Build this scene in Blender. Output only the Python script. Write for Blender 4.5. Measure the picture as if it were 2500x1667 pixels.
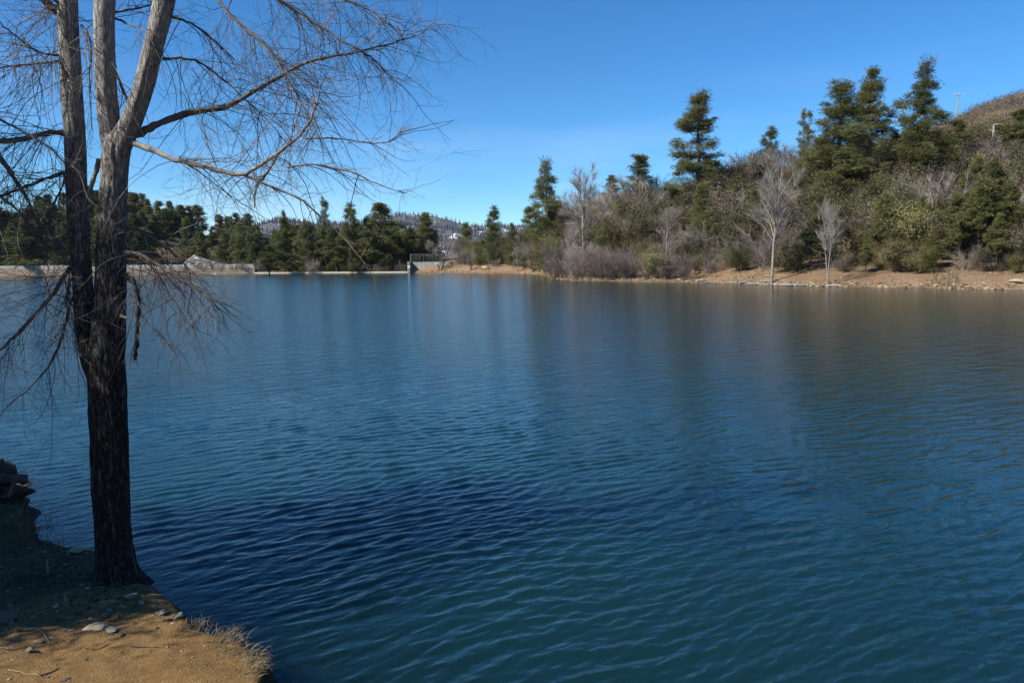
import bpy, bmesh, math, random
import numpy as np
from math import radians as RAD

SC = bpy.context.scene
for o in list(bpy.data.objects):
    bpy.data.objects.remove(o)
COL = SC.collection
random.seed(7)
RNG = np.random.default_rng(7)

# ------------------------------------------------------------------ camera
HC = 3.3                      # eye height above the lake
PITCH = 5.95                  # degrees down
FPX = 1875.0                  # focal length in photo pixels (2500 wide)
cam = bpy.data.cameras.new('camera')
cam.lens = 27.0; cam.sensor_width = 36.0
cam.clip_start = 0.1; cam.clip_end = 8000
camo = bpy.data.objects.new('camera', cam)
COL.objects.link(camo)
camo.location = (0, 0, HC)
ROLL = RAD(0.4)               # the photographer held the camera a touch clockwise
from mathutils import Vector, Matrix, Euler
_r, _u, _f = Vector((1, 0, 0)), Vector((0, math.sin(RAD(PITCH)), math.cos(RAD(PITCH)))), Vector((0, math.cos(RAD(PITCH)), -math.sin(RAD(PITCH))))
_r2 = _r * math.cos(ROLL) - _u * math.sin(ROLL); _u2 = _u * math.cos(ROLL) + _r * math.sin(ROLL)
camo.rotation_euler = Matrix((( _r2.x, _u2.x, -_f.x), (_r2.y, _u2.y, -_f.y), (_r2.z, _u2.z, -_f.z))).to_euler()
SC.camera = camo

# ------------------------------------------------------------------ sky, sun, exposure
SUN_EL, SUN_HEAD = 41.0, 241.0          # heading clockwise from +Y
world = bpy.data.worlds.new('World'); SC.world = world
world.use_nodes = True
wn, wl = world.node_tree.nodes, world.node_tree.links
wn.clear()
w_out = wn.new('ShaderNodeOutputWorld'); w_bg = wn.new('ShaderNodeBackground')
sky = wn.new('ShaderNodeTexSky'); sky.sky_type = 'NISHITA'
sky.sun_disc = False
sky.sun_elevation = RAD(SUN_EL); sky.sun_rotation = RAD(SUN_HEAD)
sky.altitude = 1600; sky.air_density = 1.0; sky.dust_density = 0.0; sky.ozone_density = 5.0
hsv = wn.new('ShaderNodeHueSaturation'); hsv.inputs['Saturation'].default_value = 1.20
wb = wn.new('ShaderNodeMix'); wb.data_type = 'RGBA'; wb.blend_type = 'MULTIPLY'; wb.inputs['Factor'].default_value = 1.0; wb.inputs['B'].default_value = (0.80, 1.0, 1.06, 1)
wl.new(sky.outputs[0], hsv.inputs['Color']); wl.new(hsv.outputs[0], wb.inputs['A'])
# thin high cirrus low over the lake, as real cloud pattern on the sky
tc = wn.new('ShaderNodeTexCoord'); mp = wn.new('ShaderNodeMapping')
mp.inputs['Scale'].default_value = (1.2, 1.2, 5.0)
cn = wn.new('ShaderNodeTexNoise'); cn.inputs['Scale'].default_value = 2.2
cn.inputs['Detail'].default_value = 7; cn.inputs['Roughness'].default_value = 0.55
cr = wn.new('ShaderNodeMapRange'); cr.inputs['From Min'].default_value = 0.47; cr.inputs['From Max'].default_value = 0.8
cr.inputs['To Max'].default_value = 0.36
sep = wn.new('ShaderNodeSeparateXYZ')
lowm = wn.new('ShaderNodeMapRange'); lowm.inputs['From Min'].default_value = 0.24; lowm.inputs['From Max'].default_value = 0.05
mul = wn.new('ShaderNodeMath'); mul.operation = 'MULTIPLY'
mixc = wn.new('ShaderNodeMix'); mixc.data_type = 'RGBA'
mixc.inputs['B'].default_value = (6.6, 7.2, 8.2, 1)
wl.new(tc.outputs['Generated'], mp.inputs['Vector']); wl.new(mp.outputs[0], cn.inputs['Vector'])
wl.new(cn.outputs['Fac'], cr.inputs['Value']); wl.new(tc.outputs['Generated'], sep.inputs[0])
wl.new(sep.outputs['Z'], lowm.inputs['Value'])
wl.new(cr.outputs[0], mul.inputs[0]); wl.new(lowm.outputs[0], mul.inputs[1])
wl.new(mul.outputs[0], mixc.inputs['Factor']); wl.new(wb.outputs['Result'], mixc.inputs['A'])
wl.new(mixc.outputs['Result'], w_bg.inputs['Color'])
w_bg.inputs['Strength'].default_value = 0.10
wl.new(w_bg.outputs[0], w_out.inputs['Surface'])

sl = bpy.data.lights.new('sun', 'SUN'); sl.energy = 5.0; sl.angle = RAD(0.55); sl.color = (1.0, 0.93, 0.82)
so = bpy.data.objects.new('sun', sl); COL.objects.link(so)
SUN_DIR = np.array([math.sin(RAD(SUN_HEAD)) * math.cos(RAD(SUN_EL)), math.cos(RAD(SUN_HEAD)) * math.cos(RAD(SUN_EL)), math.sin(RAD(SUN_EL))])
from mathutils import Vector, Matrix, Euler
so.rotation_euler = Vector(SUN_DIR).to_track_quat('Z', 'Y').to_euler()
so.location = (-30, -20, 60)

SC.view_settings.view_transform = 'Standard'; SC.view_settings.look = 'None'
SC.view_settings.exposure = 0.60; SC.view_settings.gamma = 1.0
SC.view_settings.use_curve_mapping = False
SC.render.engine = 'CYCLES'
SC.cycles.max_bounces = 6; SC.cycles.diffuse_bounces = 2; SC.cycles.glossy_bounces = 3
SC.cycles.transparent_max_bounces = 8
SC.cycles.caustics_reflective = False; SC.cycles.caustics_refractive = False
SC.cycles.sample_clamp_indirect = 4.0; SC.cycles.volume_bounces = 0
SC.cycles.use_denoising = True; SC.cycles.denoiser = 'OPENIMAGEDENOISE'; SC.cycles.denoising_input_passes = 'RGB_ALBEDO_NORMAL'; SC.cycles.denoising_prefilter = 'ACCURATE'

HAZE = 0.000025
# ------------------------------------------------------------------ helpers
cP, sP = math.cos(RAD(PITCH)), math.sin(RAD(PITCH))
def ray(px, py):
    u, v = (px - 1250.0) / FPX, (833.5 - py) / FPX
    u, v = u * math.cos(ROLL) + v * math.sin(ROLL), v * math.cos(ROLL) - u * math.sin(ROLL)
    return np.array([u, cP + v * sP, -sP + v * cP])
def at(px, py, Y):                       # point seen at photo pixel (px,py), Y metres ahead
    d = ray(px, py); return np.array([0, 0, HC]) + d * (Y / d[1])
def on_plane(px, py, z=0.0):
    d = ray(px, py); return np.array([0, 0, HC]) + d * ((z - HC) / d[2])
def z_at(py, px, Y):
    return at(px, py, Y)[2]
def px_of(x, y):                         # photo column of a ground point near the horizon
    return 1250 + FPX * x / y / cP

def tag(o, label=None, cat=None, group=None, kind=None):
    if label: o['label'] = label
    if cat: o['category'] = cat
    if group: o['group'] = group
    if kind: o['kind'] = kind
    return o
def link(name, me, mat=None, parent=None, loc=None):
    o = bpy.data.objects.new(name, me); COL.objects.link(o)
    if mat is not None and me is not None and len(me.materials) == 0: me.materials.append(mat)
    if parent is not None: o.parent = parent
    if loc is not None: o.location = loc
    return o
def empty(name, loc=(0, 0, 0), rz=0.0, scale=(1, 1, 1)):
    o = bpy.data.objects.new(name, None); COL.objects.link(o)
    o.location = loc; o.rotation_euler = (0, 0, rz); o.scale = scale
    o.empty_display_size = 0.2
    return o
def copy_tree(o, parent=None):
    c = o.copy(); COL.objects.link(c); c.parent = parent
    for ch in o.children: copy_tree(ch, c)
    return c

def np_mesh(name, V, F, smooth=True, attrs=None):
    """V (N,3); F a list of (M,k) index arrays."""
    me = bpy.data.meshes.new(name)
    V = np.ascontiguousarray(V, dtype=np.float32)
    F = [f for f in F if len(f)]
    nl = sum(f.size for f in F); nf = sum(len(f) for f in F)
    me.vertices.add(len(V)); me.vertices.foreach_set('co', V.ravel())
    me.loops.add(nl); me.polygons.add(nf)
    me.loops.foreach_set('vertex_index', np.concatenate([f.ravel() for f in F]).astype(np.int32))
    tot = np.concatenate([np.full(len(f), f.shape[1]) for f in F]).astype(np.int32)
    st = np.concatenate([[0], np.cumsum(tot)[:-1]]).astype(np.int32)
    me.polygons.foreach_set('loop_start', st); me.polygons.foreach_set('loop_total', tot)
    me.polygons.foreach_set('use_smooth', np.full(nf, smooth))
    me.update(calc_edges=True)
    for k, a in (attrs or {}).items():
        at_ = me.attributes.new(k, 'FLOAT', 'POINT'); at_.data.foreach_set('value', np.ascontiguousarray(a, dtype=np.float32))
    return me

class MB:                                 # gathers vertex / face arrays
    def __init__(s): s.V = []; s.F3 = []; s.F4 = []; s.n = 0
    def add(s, V, F):
        V = np.asarray(V, float).reshape(-1, 3); F = np.asarray(F, int)
        (s.F3 if F.shape[1] == 3 else s.F4).append(F + s.n)
        s.V.append(V); s.n += len(V)
    def mesh(s, name, smooth=True):
        F = []
        if s.F4: F.append(np.concatenate(s.F4))
        if s.F3: F.append(np.concatenate(s.F3))
        return np_mesh(name, np.concatenate(s.V), F, smooth)

def vnoise(P, seed=0):
    P = np.asarray(P, float); I = np.floor(P).astype(np.int64); f = P - I; f = f * f * (3 - 2 * f)
    def h(ix, iy, iz):
        n = (ix * 374761393 + iy * 668265263 + iz * 2147483647 + seed * 974711) & 0xFFFFFFFF
        n = ((n ^ (n >> 13)) * 1274126177) & 0xFFFFFFFF
        return ((n ^ (n >> 16)) & 0xFFFF) / 65535.0
    x, y, z = I[..., 0], I[..., 1], I[..., 2]; fx, fy, fz = f[..., 0], f[..., 1], f[..., 2]
    r = 0
    for dx in (0, 1):
        for dy in (0, 1):
            for dz in (0, 1):
                w = (fx if dx else 1 - fx) * (fy if dy else 1 - fy) * (fz if dz else 1 - fz)
                r = r + w * h(x + dx, y + dy, z + dz)
    return r * 2 - 1
def fbm(P, octv=4, seed=0, gain=0.5):
    r, a, P = 0, 1.0, np.asarray(P, float)
    for i in range(octv):
        r = r + a * vnoise(P, seed + i * 17); a *= gain; P = P * 2.03 + 11.3
    return r
def fbm2(x, y, s, octv=4, seed=0):
    return fbm(np.stack([x * s, y * s, np.full_like(x, 0.37)], -1), octv, seed)
def sstep(a, b, x):
    t = np.clip((x - a) / (b - a), 0, 1); return t * t * (3 - 2 * t)

def tubes(P, R, S=3, cap=False):
    """P (M,K,3) paths, R (M,K) radii -> verts, quads"""
    P = np.asarray(P, float); R = np.asarray(R, float)
    M, K, _ = P.shape
    T = np.gradient(P, axis=1); T /= np.linalg.norm(T, axis=2, keepdims=True) + 1e-9
    mean = np.abs(P[:, -1] - P[:, 0]); ref = np.zeros((M, 3)); ref[np.arange(M), np.argmin(mean, 1)] = 1
    ref = np.repeat(ref[:, None], K, 1)
    U = np.cross(T, ref); U /= np.linalg.norm(U, axis=2, keepdims=True) + 1e-9
    W = np.cross(T, U)
    a = np.arange(S) * 2 * np.pi / S
    ring = P[:, :, None] + R[:, :, None, None] * (np.cos(a)[None, None, :, None] * U[:, :, None] + np.sin(a)[None, None, :, None] * W[:, :, None])
    base = (np.arange(M) * K * S)[:, None, None]
    k = np.arange(K - 1)[None, :, None]; s = np.arange(S)[None, None, :]; s2 = (s + 1) % S
    q = np.stack([base + k * S + s, base + k * S + s2, base + (k + 1) * S + s2, base + (k + 1) * S + s], -1)
    return ring.reshape(-1, 3), q.reshape(-1, 4)
def smooth_path(pts, n):
    """Catmull-Rom through the points (k columns), n samples."""
    p = np.asarray(pts, float); p = np.vstack([2 * p[0] - p[1], p, 2 * p[-1] - p[-2]])
    m = len(p) - 3; t = np.linspace(0, m - 1e-6, n); i = t.astype(int); f = (t - i)[:, None]
    a, b, c, d = p[i], p[i + 1], p[i + 2], p[i + 3]
    return 0.5 * (2 * b + (c - a) * f + (2 * a - 5 * b + 4 * c - d) * f ** 2 + (3 * b - a - 3 * c + d) * f ** 3)
def unit(v): return v / (np.linalg.norm(v, axis=-1, keepdims=True) + 1e-9)
def grow(O, D, L, K, up=None, noise=0.18, rng=RNG):
    """grow M wandering paths; up: (K,) vertical bend added at each step"""
    M = len(O); P = np.zeros((M, K, 3)); P[:, 0] = O; D = unit(np.array(D, float)); st = np.asarray(L)[:, None] / (K - 1)
    wob = rng.normal(0, noise, (M, 3))
    for k in range(1, K):
        P[:, k] = P[:, k - 1] + D * st
        D = D + rng.normal(0, noise, (M, 3)) * 0.6 + wob * 0.35
        if up is not None: D[:, 2] += up[:, k] if np.ndim(up) == 2 else up[k]
        D = unit(D)
    return P
def box(mb, c, s, rz=0.0):
    x, y, z = s[0] / 2, s[1] / 2, s[2] / 2
    V = np.array([[-x, -y, -z], [x, -y, -z], [x, y, -z], [-x, y, -z], [-x, -y, z], [x, -y, z], [x, y, z], [-x, y, z]])
    cz, sz = math.cos(rz), math.sin(rz)
    V = V @ np.array([[cz, sz, 0], [-sz, cz, 0], [0, 0, 1]]) + np.asarray(c)
    mb.add(V, [[0, 3, 2, 1], [4, 5, 6, 7], [0, 1, 5, 4], [1, 2, 6, 5], [2, 3, 7, 6], [3, 0, 4, 7]])
def grid_faces(nr, nc, wrap=False):
    i = np.arange(nr - 1)[:, None]; j = np.arange(nc if wrap else nc - 1)[None, :]; j2 = (j + 1) % nc
    return np.stack([i * nc + j, i * nc + j2, (i + 1) * nc + j2, (i + 1) * nc + j], -1).reshape(-1, 4)

# ------------------------------------------------------------------ materials
def new_mat(name):
    m = bpy.data.materials.new(name); m.use_nodes = True
    nt = m.node_tree; nt.nodes.clear()
    out = nt.nodes.new('ShaderNodeOutputMaterial')
    return m, nt.nodes, nt.links, out
def N(nodes, typ, **kw):
    n = nodes.new(typ)
    for k, v in kw.items():
        if k in n.inputs: n.inputs[k].default_value = v
        else: setattr(n, k, v)
    return n
def ramp(nodes, stops):
    r = nodes.new('ShaderNodeValToRGB'); e = r.color_ramp.elements
    while len(e) > 1: e.remove(e[-1])
    e[0].position, e[0].color = stops[0][0], (*stops[0][1], 1)
    for p, c in stops[1:]:
        k = e.new(p); k.color = (*c, 1)
    return r
def noise_mat(name, stops, scale=4.0, detail=6, rough=0.9, coord='Object', bump=0.0, bump_scale=30, stretch=(1, 1, 1), island=0.0, objvar=0.0, transl=0.0, spec=0.25, bdist=0.02):
    """colour from noise (through a ramp), optional per-piece / per-object variation, bump, translucency"""
    m, n, l, out = new_mat(name)
    t = N(n, 'ShaderNodeTexCoord'); mpn = N(n, 'ShaderNodeMapping'); mpn.inputs['Scale'].default_value = stretch
    l.new(t.outputs[coord], mpn.inputs['Vector'])
    nz = N(n, 'ShaderNodeTexNoise', Scale=scale, Detail=detail, Roughness=0.6); l.new(mpn.outputs[0], nz.inputs['Vector'])
    fac = nz.outputs['Fac']
    if island or objvar:
        add = None
        if island:
            g = N(n, 'ShaderNodeNewGeometry')
            mm = N(n, 'ShaderNodeMath', operation='MULTIPLY_ADD'); mm.inputs[1].default_value = island; mm.inputs[2].default_value = -island / 2
            l.new(g.outputs['Random Per Island'], mm.inputs[0]); ad = N(n, 'ShaderNodeMath', operation='ADD')
            l.new(fac, ad.inputs[0]); l.new(mm.outputs[0], ad.inputs[1]); fac = ad.outputs[0]
        if objvar:
            g = N(n, 'ShaderNodeObjectInfo')
            mm = N(n, 'ShaderNodeMath', operation='MULTIPLY_ADD'); mm.inputs[1].default_value = objvar; mm.inputs[2].default_value = -objvar / 2
            l.new(g.outputs['Random'], mm.inputs[0]); ad = N(n, 'ShaderNodeMath', operation='ADD')
            l.new(fac, ad.inputs[0]); l.new(mm.outputs[0], ad.inputs[1]); fac = ad.outputs[0]
    r = ramp(n, stops); l.new(fac, r.inputs['Fac'])
    b = N(n, 'ShaderNodeBsdfPrincipled', Roughness=rough); b.inputs['Specular IOR Level'].default_value = spec
    l.new(r.outputs['Color'], b.inputs['Base Color'])
    if bump:
        bn = N(n, 'ShaderNodeTexNoise', Scale=bump_scale, Detail=8, Roughness=0.65); l.new(mpn.outputs[0], bn.inputs['Vector'])
        bp = N(n, 'ShaderNodeBump', Strength=bump, Distance=bdist); l.new(bn.outputs['Fac'], bp.inputs['Height']); l.new(bp.outputs[0], b.inputs['Normal'])
    if transl:
        tr = N(n, 'ShaderNodeBsdfTranslucent'); l.new(r.outputs['Color'], tr.inputs['Color'])
        mx = N(n, 'ShaderNodeMixShader', Fac=transl); l.new(b.outputs[0], mx.inputs[1]); l.new(tr.outputs[0], mx.inputs[2]); l.new(mx.outputs[0], out.inputs['Surface'])
    else:
        l.new(b.outputs[0], out.inputs['Surface'])
    return m

M = {}
M['needles'] = noise_mat('pine_needles', [(0.2, (0.066, 0.078, 0.027)), (0.5, (0.155, 0.165, 0.056)), (0.8, (0.25, 0.24, 0.092))], scale=0.5, island=0.5, objvar=0.25, transl=0.25, rough=0.6)
M['needles_far'] = noise_mat('pine_needles_far', [(0.2, (0.058, 0.074, 0.028)), (0.5, (0.132, 0.148, 0.054)), (0.8, (0.22, 0.22, 0.085))], scale=0.4, island=0.6, objvar=0.4, transl=0.2, rough=0.6)
M['oak_leaf'] = noise_mat('scrub_oak_leaves', [(0.15, (0.065, 0.056, 0.023)), (0.5, (0.145, 0.120, 0.053)), (0.85, (0.24, 0.19, 0.098))], scale=0.5, island=0.35, objvar=0.75, transl=0.15, rough=0.7)
M['juniper'] = noise_mat('juniper_sprays', [(0.15, (0.034, 0.042, 0.013)), (0.5, (0.080, 0.086, 0.024)), (0.85, (0.145, 0.138, 0.042))], scale=0.6, island=0.35, objvar=0.75, transl=0.15, rough=0.7)
M['green_leaf'] = noise_mat('green_oak_leaves', [(0.15, (0.048, 0.056, 0.019)), (0.5, (0.115, 0.120, 0.041)), (0.85, (0.195, 0.185, 0.072))], scale=0.5, island=0.35, objvar=0.75, transl=0.15, rough=0.7)
M['grey_leaf'] = noise_mat('dusty_grey_leaves', [(0.15, (0.070, 0.060, 0.040)), (0.5, (0.130, 0.112, 0.075)), (0.85, (0.195, 0.168, 0.115))], scale=0.5, island=0.35, objvar=0.75, transl=0.1, rough=0.8)
M['rusty_leaf'] = noise_mat('rusty_leaves', [(0.2, (0.09, 0.06, 0.018)), (0.5, (0.17, 0.115, 0.03)), (0.8, (0.25, 0.17, 0.05))], scale=0.6, island=0.7, transl=0.2, rough=0.7)
M['bare_twig'] = noise_mat('bare_grey_twigs', [(0.2, (0.13, 0.108, 0.093)), (0.5, (0.25, 0.215, 0.188)), (0.85, (0.38, 0.335, 0.295))], scale=0.6, island=0.4, objvar=0.5, rough=0.8)
M['pale_twig'] = noise_mat('pale_cottonwood_twigs', [(0.2, (0.17, 0.145, 0.125)), (0.5, (0.30, 0.265, 0.235)), (0.85, (0.44, 0.40, 0.36))], scale=0.6, island=0.5, rough=0.8)
M['willow_twig'] = noise_mat('purplish_willow_twigs', [(0.2, (0.12, 0.092, 0.084)), (0.5, (0.21, 0.17, 0.155)), (0.85, (0.32, 0.27, 0.245))], scale=0.6, island=0.5, objvar=0.3, rough=0.8)
M['pale_bark'] = noise_mat('pale_cottonwood_bark', [(0.25, (0.11, 0.10, 0.09)), (0.5, (0.225, 0.205, 0.182)), (0.8, (0.36, 0.335, 0.30))], scale=1.4, island=0.3, rough=0.85, bump=0.4, bump_scale=9)
M['pine_bark'] = noise_mat('pine_bark', [(0.25, (0.035, 0.028, 0.022)), (0.55, (0.085, 0.062, 0.046)), (0.8, (0.15, 0.105, 0.075))], scale=2.2, rough=0.95)
M['dark_bark'] = noise_mat('dark_bark', [(0.25, (0.022, 0.019, 0.017)), (0.6, (0.06, 0.05, 0.043)), (0.85, (0.12, 0.10, 0.085))], scale=2.0, rough=0.95)
M['dead_wood'] = noise_mat('bleached_dead_wood', [(0.25, (0.22, 0.20, 0.175)), (0.55, (0.40, 0.365, 0.32)), (0.85, (0.55, 0.51, 0.45))], scale=3.0, stretch=(1, 1, 0.3), rough=0.9)
M['rock'] = noise_mat('brown_stone', [(0.25, (0.10, 0.085, 0.065)), (0.5, (0.20, 0.165, 0.125)), (0.8, (0.33, 0.28, 0.21))], scale=9, objvar=0.4, bump=0.5, bump_scale=28, rough=0.9)
M['cream_rock'] = noise_mat('cream_stone', [(0.25, (0.24, 0.20, 0.13)), (0.5, (0.38, 0.33, 0.22)), (0.8, (0.52, 0.47, 0.34))], scale=14, bump=0.4, bump_scale=40, rough=0.9)
M['dark_rock'] = noise_mat('dark_stone', [(0.25, (0.035, 0.03, 0.025)), (0.5, (0.075, 0.065, 0.052)), (0.8, (0.14, 0.12, 0.095))], scale=9, bump=0.6, bump_scale=25, rough=0.9)
M['shore_rock'] = noise_mat('shore_stone', [(0.25, (0.11, 0.078, 0.048)), (0.5, (0.20, 0.145, 0.09)), (0.8, (0.34, 0.27, 0.185))], scale=0.5, island=0.8, rough=0.9)
M['pebble'] = noise_mat('pebbles', [(0.2, (0.07, 0.055, 0.04)), (0.5, (0.165, 0.13, 0.09)), (0.85, (0.33, 0.28, 0.21))], scale=3, island=0.9, rough=0.9)
M['litter'] = noise_mat('dead_leaf_litter', [(0.2, (0.035, 0.025, 0.015)), (0.5, (0.10, 0.075, 0.045)), (0.85, (0.22, 0.17, 0.11))], scale=3, island=0.9, rough=0.9)
M['dry_grass'] = noise_mat('dry_grass_blades', [(0.2, (0.085, 0.062, 0.034)), (0.5, (0.22, 0.172, 0.10)), (0.85, (0.42, 0.355, 0.23))], scale=5, island=0.7, transl=0.2, rough=0.7)
M['twig'] = noise_mat('fallen_twig', [(0.2, (0.12, 0.09, 0.06)), (0.55, (0.27, 0.21, 0.14)), (0.85, (0.42, 0.35, 0.25))], scale=8, objvar=0.6, rough=0.85)
M['concrete_cap'] = noise_mat('grey_concrete', [(0.25, (0.25, 0.24, 0.22)), (0.55, (0.36, 0.35, 0.325)), (0.8, (0.44, 0.43, 0.40))], scale=0.7, stretch=(1, 1, 2), rough=0.85)
M['concrete_sill'] = noise_mat('cream_concrete', [(0.25, (0.42, 0.38, 0.28)), (0.55, (0.56, 0.52, 0.41)), (0.8, (0.66, 0.62, 0.52))], scale=0.6, rough=0.85)
M['concrete_tan'] = noise_mat('mud_stained_concrete', [(0.25, (0.27, 0.20, 0.125)), (0.55, (0.43, 0.335, 0.225)), (0.8, (0.52, 0.43, 0.32))], scale=0.5, stretch=(1, 1, 5), rough=0.9)
M['concrete_grey'] = noise_mat('weathered_grey_concrete', [(0.25, (0.16, 0.15, 0.135)), (0.55, (0.25, 0.235, 0.21)), (0.8, (0.33, 0.31, 0.28))], scale=0.8, stretch=(1, 1, 0.4), rough=0.9)
M['steel'] = noise_mat('galvanised_steel', [(0.3, (0.30, 0.31, 0.32)), (0.7, (0.45, 0.46, 0.47))], scale=3, rough=0.5)
M['white_paint'] = noise_mat('white_sign_paint', [(0.3, (0.72, 0.72, 0.70)), (0.7, (0.82, 0.82, 0.80))], scale=3, rough=0.6)
M['bench_wood'] = noise_mat('pale_bench_boards', [(0.3, (0.58, 0.42, 0.26)), (0.7, (0.74, 0.58, 0.39))], scale=2, stretch=(1, 6, 6), rough=0.7)
M['bench_leg'] = noise_mat('dark_bench_legs', [(0.3, (0.05, 0.032, 0.022)), (0.7, (0.10, 0.07, 0.05))], scale=4, rough=0.8)
M['pole_wood'] = noise_mat('grey_pole_wood', [(0.3, (0.24, 0.21, 0.17)), (0.7, (0.38, 0.34, 0.29))], scale=2, stretch=(1, 1, 0.2), rough=0.9)
M['brush'] = noise_mat('hill_brush', [(0.15, (0.045, 0.036, 0.026)), (0.45, (0.105, 0.084, 0.064)), (0.85, (0.20, 0.165, 0.125))], scale=0.08, island=0.6, rough=0.85)
M['far_forest'] = noise_mat('hazed_mountain_forest', [(0.2, (0.040, 0.052, 0.060)), (0.6, (0.065, 0.080, 0.090)), (0.9, (0.09, 0.105, 0.115))], scale=0.01, island=0.5, rough=0.9)  # blue of the distant haze mixed into the tree colour

def bark_mat():
    m, n, l, out = new_mat('cottonwood_bark')
    t = N(n, 'ShaderNodeTexCoord'); mp1 = N(n, 'ShaderNodeMapping'); mp1.inputs['Scale'].default_value = (1, 1, 0.16)
    l.new(t.outputs['Object'], mp1.inputs['Vector'])
    n1 = N(n, 'ShaderNodeTexNoise', Scale=42, Detail=3, Roughness=0.55, Distortion=0.9); l.new(mp1.outputs[0], n1.inputs['Vector'])
    sb = N(n, 'ShaderNodeMath', operation='SUBTRACT'); sb.inputs[1].default_value = 0.5; l.new(n1.outputs['Fac'], sb.inputs[0])
    ab = N(n, 'ShaderNodeMath', operation='ABSOLUTE'); l.new(sb.outputs[0], ab.inputs[0])
    rg = N(n, 'ShaderNodeMapRange'); rg.inputs['From Max'].default_value = 0.11; l.new(ab.outputs[0], rg.inputs['Value'])     # 0 in the crack, 1 on the plate
    n3 = N(n, 'ShaderNodeTexNoise', Scale=120, Detail=5, Roughness=0.7); l.new(t.outputs['Object'], n3.inputs['Vector'])
    n2 = N(n, 'ShaderNodeTexNoise', Scale=2.3, Detail=5); l.new(t.outputs['Object'], n2.inputs['Vector'])
    at_ = N(n, 'ShaderNodeAttribute', attribute_name='furrow')
    def mad(x, k, y=None):
        q = N(n, 'ShaderNodeMath', operation='MULTIPLY_ADD'); q.inputs[1].default_value = k; l.new(x, q.inputs[0])
        if y is None: q.inputs[2].default_value = 0
        else: l.new(y, q.inputs[2])
        return q.outputs[0]
    v = mad(rg.outputs[0], 0.34, mad(at_.outputs['Fac'], 0.26, mad(n2.outputs['Fac'], 0.28, mad(n3.outputs['Fac'], 0.18))))
    sz = N(n, 'ShaderNodeSeparateXYZ'); l.new(t.outputs['Object'], sz.inputs[0]); shade_tone = N(n, 'ShaderNodeMapRange'); shade_tone.inputs['From Min'].default_value = 1.6; shade_tone.inputs['From Max'].default_value = 4.6; shade_tone.inputs['To Min'].default_value = -0.26; shade_tone.inputs['To Max'].default_value = 0.27; l.new(sz.outputs['Z'], shade_tone.inputs['Value'])  # paler bark higher up; the lower trunk's shade is darkened into the colour
    v = mad(shade_tone.outputs[0], 1.0, v)
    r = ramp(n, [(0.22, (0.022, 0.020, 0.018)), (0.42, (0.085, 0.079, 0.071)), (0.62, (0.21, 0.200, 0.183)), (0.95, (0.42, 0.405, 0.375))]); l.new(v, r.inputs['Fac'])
    b = N(n, 'ShaderNodeBsdfPrincipled', Roughness=0.95); b.inputs['Specular IOR Level'].default_value = 0.12
    l.new(r.outputs['Color'], b.inputs['Base Color'])
    h = mad(rg.outputs[0], 0.8, mad(n3.outputs['Fac'], 0.25))
    bp = N(n, 'ShaderNodeBump', Strength=0.9, Distance=0.010); l.new(h, bp.inputs['Height']); l.new(bp.outputs[0], b.inputs['Normal'])
    l.new(b.outputs[0], out.inputs['Surface']); return m
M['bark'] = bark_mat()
M['branch'] = noise_mat('branch_bark', [(0.25, (0.06, 0.052, 0.045)), (0.5, (0.155, 0.14, 0.12)), (0.8, (0.28, 0.26, 0.23))], scale=12, bump=0.7, bump_scale=45, rough=0.9, bdist=0.008)
M['pale_branch'] = noise_mat('pale_branch_bark', [(0.25, (0.11, 0.103, 0.092)), (0.5, (0.25, 0.238, 0.215)), (0.8, (0.40, 0.385, 0.355))], scale=12, bump=0.7, bump_scale=45, rough=0.9, bdist=0.008)
M['fine_twig'] = noise_mat('fine_twig_bark', [(0.2, (0.045, 0.036, 0.033)), (0.5, (0.115, 0.098, 0.088)), (0.85, (0.28, 0.255, 0.225))], scale=4, island=0.7, rough=0.6, spec=0.4)

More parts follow.
